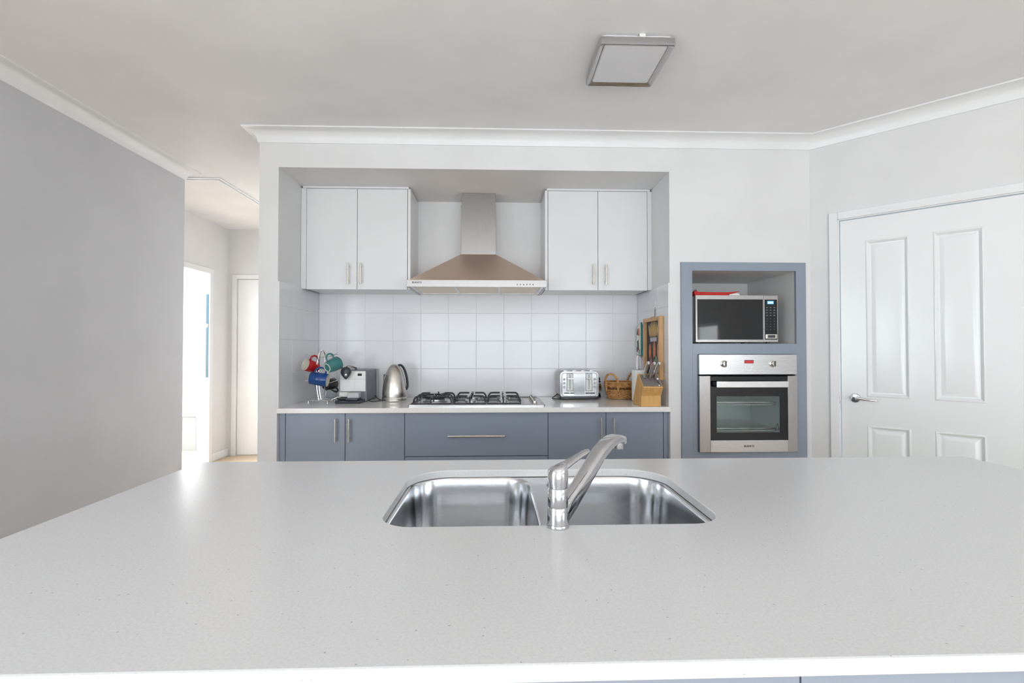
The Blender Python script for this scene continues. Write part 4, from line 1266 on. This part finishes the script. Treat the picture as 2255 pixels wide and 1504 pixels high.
# pot holder in the corner behind the sign
t = thing('pot_holder', 'teal-edged patterned pot holder hanging in the corner behind the chalkboard', 'pot holder', (XS, 3.52, 1.25))
out = [(3.455, 1.445), (3.52, 1.425), (3.566, 1.40), (3.570, 1.36), (3.552, 1.340), (3.572, 1.325), (3.562, 1.235), (3.548, 1.215), (3.455, 1.195)]
obj('cloth', MB().prism(out, XS - 0.014, XS - 0.004, 'x'), 'cream', t, 0.002)
obj('teal_edging', MB().tube([(XS - 0.009, p, q) for p, q in out], 0.0055, 8, closed=True), 'teal', t)
for mt, pts in (('chalk_orange', [(3.48, 1.35), (3.52, 1.35), (3.515, 1.40), (3.485, 1.41)]), ('board', [(3.525, 1.355), (3.55, 1.36), (3.545, 1.40), (3.53, 1.405)]), ('board', [(3.50, 1.25), (3.53, 1.24), (3.54, 1.31), (3.51, 1.32)]), ('mug_red', [(3.52, 1.225), (3.55, 1.235), (3.55, 1.27), (3.53, 1.265)]), ('mug_green', [(3.47, 1.21), (3.51, 1.215), (3.50, 1.245), (3.47, 1.25)])):
    obj('patch', MB().prism(pts, XS - 0.0152, XS - 0.0141, 'x'), mt, t)

# ------------------------------------------------------------------ ceiling light
t = thing('ceiling_light', 'square ceiling light with silver frame and opal diffuser, switched off', 'ceiling light', (0.59, 2.14, CZ))
lx0, lx1, ly0, ly1 = 0.431, 0.748, 1.975, 2.300
lc, lyc = (lx0 + lx1) / 2, (ly0 + ly1) / 2
def sq(hw, hh, z, r=0.012):
    return [(p, q, z) for p, q in rrect(lc, lyc, 2 * hw, 2 * hh, r, 4)]
hw, hh = (lx1 - lx0) / 2, (ly1 - ly0) / 2
obj('back_plate', MB().loft([sq(hw - 0.012, hh - 0.012, CZ - 0.0002), sq(hw - 0.012, hh - 0.012, CZ - 0.012)]), 'white', t)
obj('frame', MB().loft([sq(hw, hh, CZ - 0.012), sq(hw + 0.002, hh + 0.002, CZ - 0.030), sq(hw, hh, CZ - 0.044), sq(hw - 0.004, hh - 0.004, CZ - 0.045), sq(hw - 0.022, hh - 0.022, CZ - 0.034, 0.008), sq(hw - 0.023, hh - 0.023, CZ - 0.014, 0.008)], False, False), 'steel_h', t)
obj('diffuser', MB().loft([sq(hw - 0.0235, hh - 0.0235, CZ - 0.015, 0.01), sq(hw - 0.0235, hh - 0.0235, CZ - 0.034, 0.01), sq(hw - 0.028, hh - 0.028, CZ - 0.039, 0.008), sq(hw - 0.05, hh - 0.05, CZ - 0.0405, 0.006)]), 'diffuser', t)
obj('clip', MB().box(lc + 0.005, lc + 0.03, ly0 - 0.006, ly0 + 0.0, CZ - 0.014, CZ - 0.001), 'white', t, 0.001)

# ------------------------------------------------------------------ island
IX0, IX1, IY0, IY1 = -0.928, 1.545, 0.547, 1.555
SCX, SCY, SW, SD, SRR = 0.116, 1.199, 0.712, 0.446, 0.072
t = thing('kitchen_island', 'white speckled stone island bench with slate panels in the foreground', 'island', (0.3, 1.05, 0))


def island_top():
    bm = bmesh.new()
    def loop(pts, z):
        return [bm.verts.new((p, q, z)) for p, q in pts]
    def outer(i):
        return rrect((IX0 + IX1) / 2, (IY0 + IY1) / 2, IX1 - IX0 - 2 * i, IY1 - IY0 - 2 * i, 0.006, 4)
    def inner(i):
        return rrect4(SCX, SCY, SW + 2 * i, SD + 2 * i, SRR + i, 0.115 + i, 12)
    def bridge(a, b2):
        n = len(a)
        for k in range(n):
            bm.faces.new((a[k], a[(k + 1) % n], b2[(k + 1) % n], b2[k]))
    def fill(a, b2):
        eds = []
        for lp_ in (a, b2):
            for k in range(len(lp_)):
                e = bm.edges.get((lp_[k], lp_[(k + 1) % len(lp_)]))
                eds.append(e)
        bmesh.ops.triangle_fill(bm, use_beauty=True, use_dissolve=False, edges=eds)
    o = [loop(outer(i), z) for i, z in ((0.001, 0.880), (0, 0.881), (0, 0.8965), (0.0012, 0.899), (0.0035, 0.9))]
    n_ = [loop(inner(i), z) for i, z in ((0, 0.880), (0, 0.898), (0.0018, 0.9))]
    for s2 in (o, n_):
        for k in range(len(s2) - 1):
            bridge(s2[k], s2[k + 1])
    bm.edges.ensure_lookup_table()
    fill(o[-1], n_[-1])
    fill(o[0], n_[0])
    bmesh.ops.recalc_face_normals(bm, faces=bm.faces)
    me = bpy.data.meshes.new('stone_top')
    bm.to_mesh(me)
    bm.free()
    me.polygons.foreach_set('use_smooth', [True] * len(me.polygons))
    me.set_sharp_from_angle(angle=math.radians(16))
    me.materials.append(M['stone'])
    ob_ = bpy.data.objects.new('stone_top', me)
    COL.objects.link(ob_)
    ob_.parent = t
    ob_.matrix_parent_inverse = world_of(t).inverted()


island_top()
for a, b2 in ((IX0 + 0.03, 0.3545), (0.3565, IX1 - 0.03)):
    obj('front_panel', MB().box(a, b2, IY0 + 0.012, IY0 + 0.03, 0.0, 0.8795), 'blue', t, 0.001)
obj('end_panel', MB().box(IX0 + 0.02, IX0 + 0.036, IY0 + 0.03, IY1 - 0.03, 0.0, 0.8795), 'blue', t, 0.001)
obj('end_panel', MB().box(IX1 - 0.036, IX1 - 0.02, IY0 + 0.03, IY1 - 0.03, 0.0, 0.8795), 'blue', t, 0.001)
for k in range(4):
    a = IX0 + 0.04 + k * 0.599
    d = obj('door', MB().box(a, a + 0.595, IY1 - 0.05, IY1 - 0.032, 0.12, 0.86), 'blue', t, 0.001)
obj('rear_kickboard', MB().box(IX0 + 0.04, IX1 - 0.04, IY1 - 0.10, IY1 - 0.085, 0.0, 0.119), 'blue', t)

# sink: two undermounted bowls
t = thing('double_sink', 'stainless steel double-bowl sink set under the island bench top', 'sink', (SCX, SCY, 0.70))


def ring2(cx2, cy2, w2, d2, r2, z):
    return [(p, q, z) for p, q in rrect(cx2, cy2, w2, d2, r2, 10)]


rim_z = 0.8785
bl = dict(cx=-0.070, w=0.332, d=0.446)
br_ = dict(cx=0.303, w=0.330, d=0.446)


def sink_deck():
    bm = bmesh.new()
    o = [bm.verts.new((p, q, rim_z)) for p, q in rrect(SCX, SCY, SW + 0.05, SD + 0.05, 0.05, 10)]
    loops = [o]
    for b in (bl, br_):
        loops.append([bm.verts.new((p, q, rim_z)) for p, q in rrect(b['cx'], SCY, b['w'], b['d'], 0.078, 10)])
    eds = []
    for lp_ in loops:
        for k in range(len(lp_)):
            eds.append(bm.edges.new((lp_[k], lp_[(k + 1) % len(lp_)])))
    bmesh.ops.triangle_fill(bm, use_beauty=True, use_dissolve=False, edges=eds)
    bmesh.ops.recalc_face_normals(bm, faces=bm.faces)
    me = bpy.data.meshes.new('deck')
    bm.to_mesh(me)
    bm.free()
    me.materials.append(M['sink'])
    ob_ = bpy.data.objects.new('deck', me)
    COL.objects.link(ob_)
    ob_.parent = t
    ob_.matrix_parent_inverse = world_of(t).inverted()
    md = ob_.modifiers.new('solid', 'SOLIDIFY')
    md.thickness = 0.001
    md.offset = -1


sink_deck()
for b in (bl, br_):
    rings = [ring2(b['cx'], SCY, b['w'] - 2 * i, b['d'] - 2 * i, max(0.02, 0.078 - i * 0.8), z) for i, z in ((-0.0005, rim_z + 0.0004), (0.001, rim_z - 0.0005), (0.003, rim_z - 0.003), (0.005, rim_z - 0.01), (0.010, 0.80), (0.014, 0.735), (0.018, 0.722), (0.026, 0.711), (0.038, 0.705), (0.06, 0.7025), (0.12, 0.7005))]
    bw = obj('bowl', MB().loft(rings, False, True), 'sink', t, smooth=60)
    obj('drain', MB().lathe([(0.045, 0.7012), (0.043, 0.7035), (0.034, 0.7030), (0.030, 0.7012), (0, 0.7012)], 28, (b['cx'], SCY, 0)), 'chrome', bw)

# mixer tap
tx, ty = 0.1235, 0.968
t = thing('mixer_tap', 'chrome single-lever mixer tap standing in front of the sink', 'tap', (tx, ty, 0.9))
ZT_ = 0.9002
obj('base_ring', MB().lathe([(0, ZT_), (0.0225, ZT_), (0.0228, ZT_ + 0.004), (0.0218, ZT_ + 0.0065), (0, ZT_ + 0.0065)], 40, (tx, ty, 0)), 'tap', t)
obj('body', MB().lathe([(0, 0.907), (0.0215, 0.907), (0.0213, 0.914), (0.0202, 0.939), (0.0196, 0.9405), (0, 0.9405)], 40, (tx, ty, 0)), 'tap', t)
obj('swivel_collar', MB().lathe([(0, 0.9408), (0.0198, 0.9408), (0.0203, 0.943), (0.0203, 0.976), (0.0192, 0.9785), (0, 0.9785)], 40, (tx, ty, 0)), 'tap', t)
obj('cartridge_neck', MB().lathe([(0, 0.9788), (0.0186, 0.9788), (0.0186, 0.992), (0, 0.992)], 36, (tx, ty, 0)), 'tap', t)
# lever cap with slanted skirt, then the paddle
cap = []
for zt, r, sl in ((0.984, 0.0205, -0.15), (0.998, 0.0208, -0.1), (1.008, 0.0205, 0.06), (1.016, 0.0196, 0.22), (1.0205, 0.0165, 0.30), (1.0225, 0.010, 0.32), (1.023, 0.002, 0.32)):
    cap.append([(tx + r * math.cos(a), ty + r * math.sin(a), zt + sl * r * math.cos(a)) for a in [2 * PI * k / 36 for k in range(36)]])
lvp = obj('lever_cap', MB().loft(cap), 'tap', t, smooth=45)
lr = []
ld = Vector((0.86, 0.51, 0)).normalized()
ln_ = Vector((-ld.y, ld.x, 0))
for s_, z_, wv, hv in ((-0.014, 1.008, 0.013, 0.007), (0.0, 1.0145, 0.0165, 0.008), (0.018, 1.020, 0.015, 0.0065), (0.036, 1.0265, 0.0115, 0.0058), (0.052, 1.0325, 0.0100, 0.0054), (0.066, 1.0375, 0.0094, 0.0050), (0.076, 1.041, 0.0082, 0.0044), (0.081, 1.0425, 0.0050, 0.003), (0.083, 1.043, 0.001, 0.0008)):
    c = Vector((tx, ty, z_)) + ld * s_
    lr.append([c + ln_ * wv * math.cos(a) + Vector((-0.25 * ld.x, -0.25 * ld.y, 1)) * hv * math.sin(a) for a in [2 * PI * k / 18 for k in range(18)]])
obj('lever_paddle', MB().loft(lr), 'tap', lvp, smooth=60)
# spout
sdv = Vector((0.72, 0.69, 0)).normalized()
ssn = Vector((-sdv.y, sdv.x, 0))
sp_pts = [(0.006, 0.914, 0.0115, 0.019), (0.03, 0.932, 0.0125, 0.019), (0.07, 0.964, 0.0145, 0.0165), (0.11, 0.997, 0.0160, 0.0138), (0.145, 1.0245, 0.0166, 0.0122), (0.172, 1.039, 0.0166, 0.0112), (0.193, 1.0455, 0.0163, 0.0105), (0.212, 1.047, 0.0158, 0.0098), (0.228, 1.0445, 0.0153, 0.0095), (0.238, 1.041, 0.0143, 0.0085), (0.2405, 1.040, 0.0123, 0.0065)]
rings = []
for i, (s_, z_, wv, hv) in enumerate(sp_pts):
    a_, b_ = sp_pts[max(i - 1, 0)], sp_pts[min(i + 1, len(sp_pts) - 1)]
    tg_ = (sdv * (b_[0] - a_[0]) + Vector((0, 0, b_[1] - a_[1]))).normalized()
    upv = tg_.cross(ssn) * -1
    if upv.z < 0:
        upv = -upv
    c = Vector((tx, ty, z_)) + sdv * s_
    rings.append([c + ssn * p + upv * q for p, q in rrect(0, 0, 2 * wv, 2 * hv, min(wv, hv) * 0.62, 5)])
sp_o = obj('spout', MB().loft(rings), 'tap', t, smooth=50)
ac = Vector((tx, ty, 0)) + sdv * 0.224
obj('aerator', MB().lathe([(0, 1.022), (0.0105, 1.022), (0.0112, 1.024), (0.0112, 1.038), (0, 1.038)], 28, (ac.x, ac.y, 0)), 'tap', sp_o)
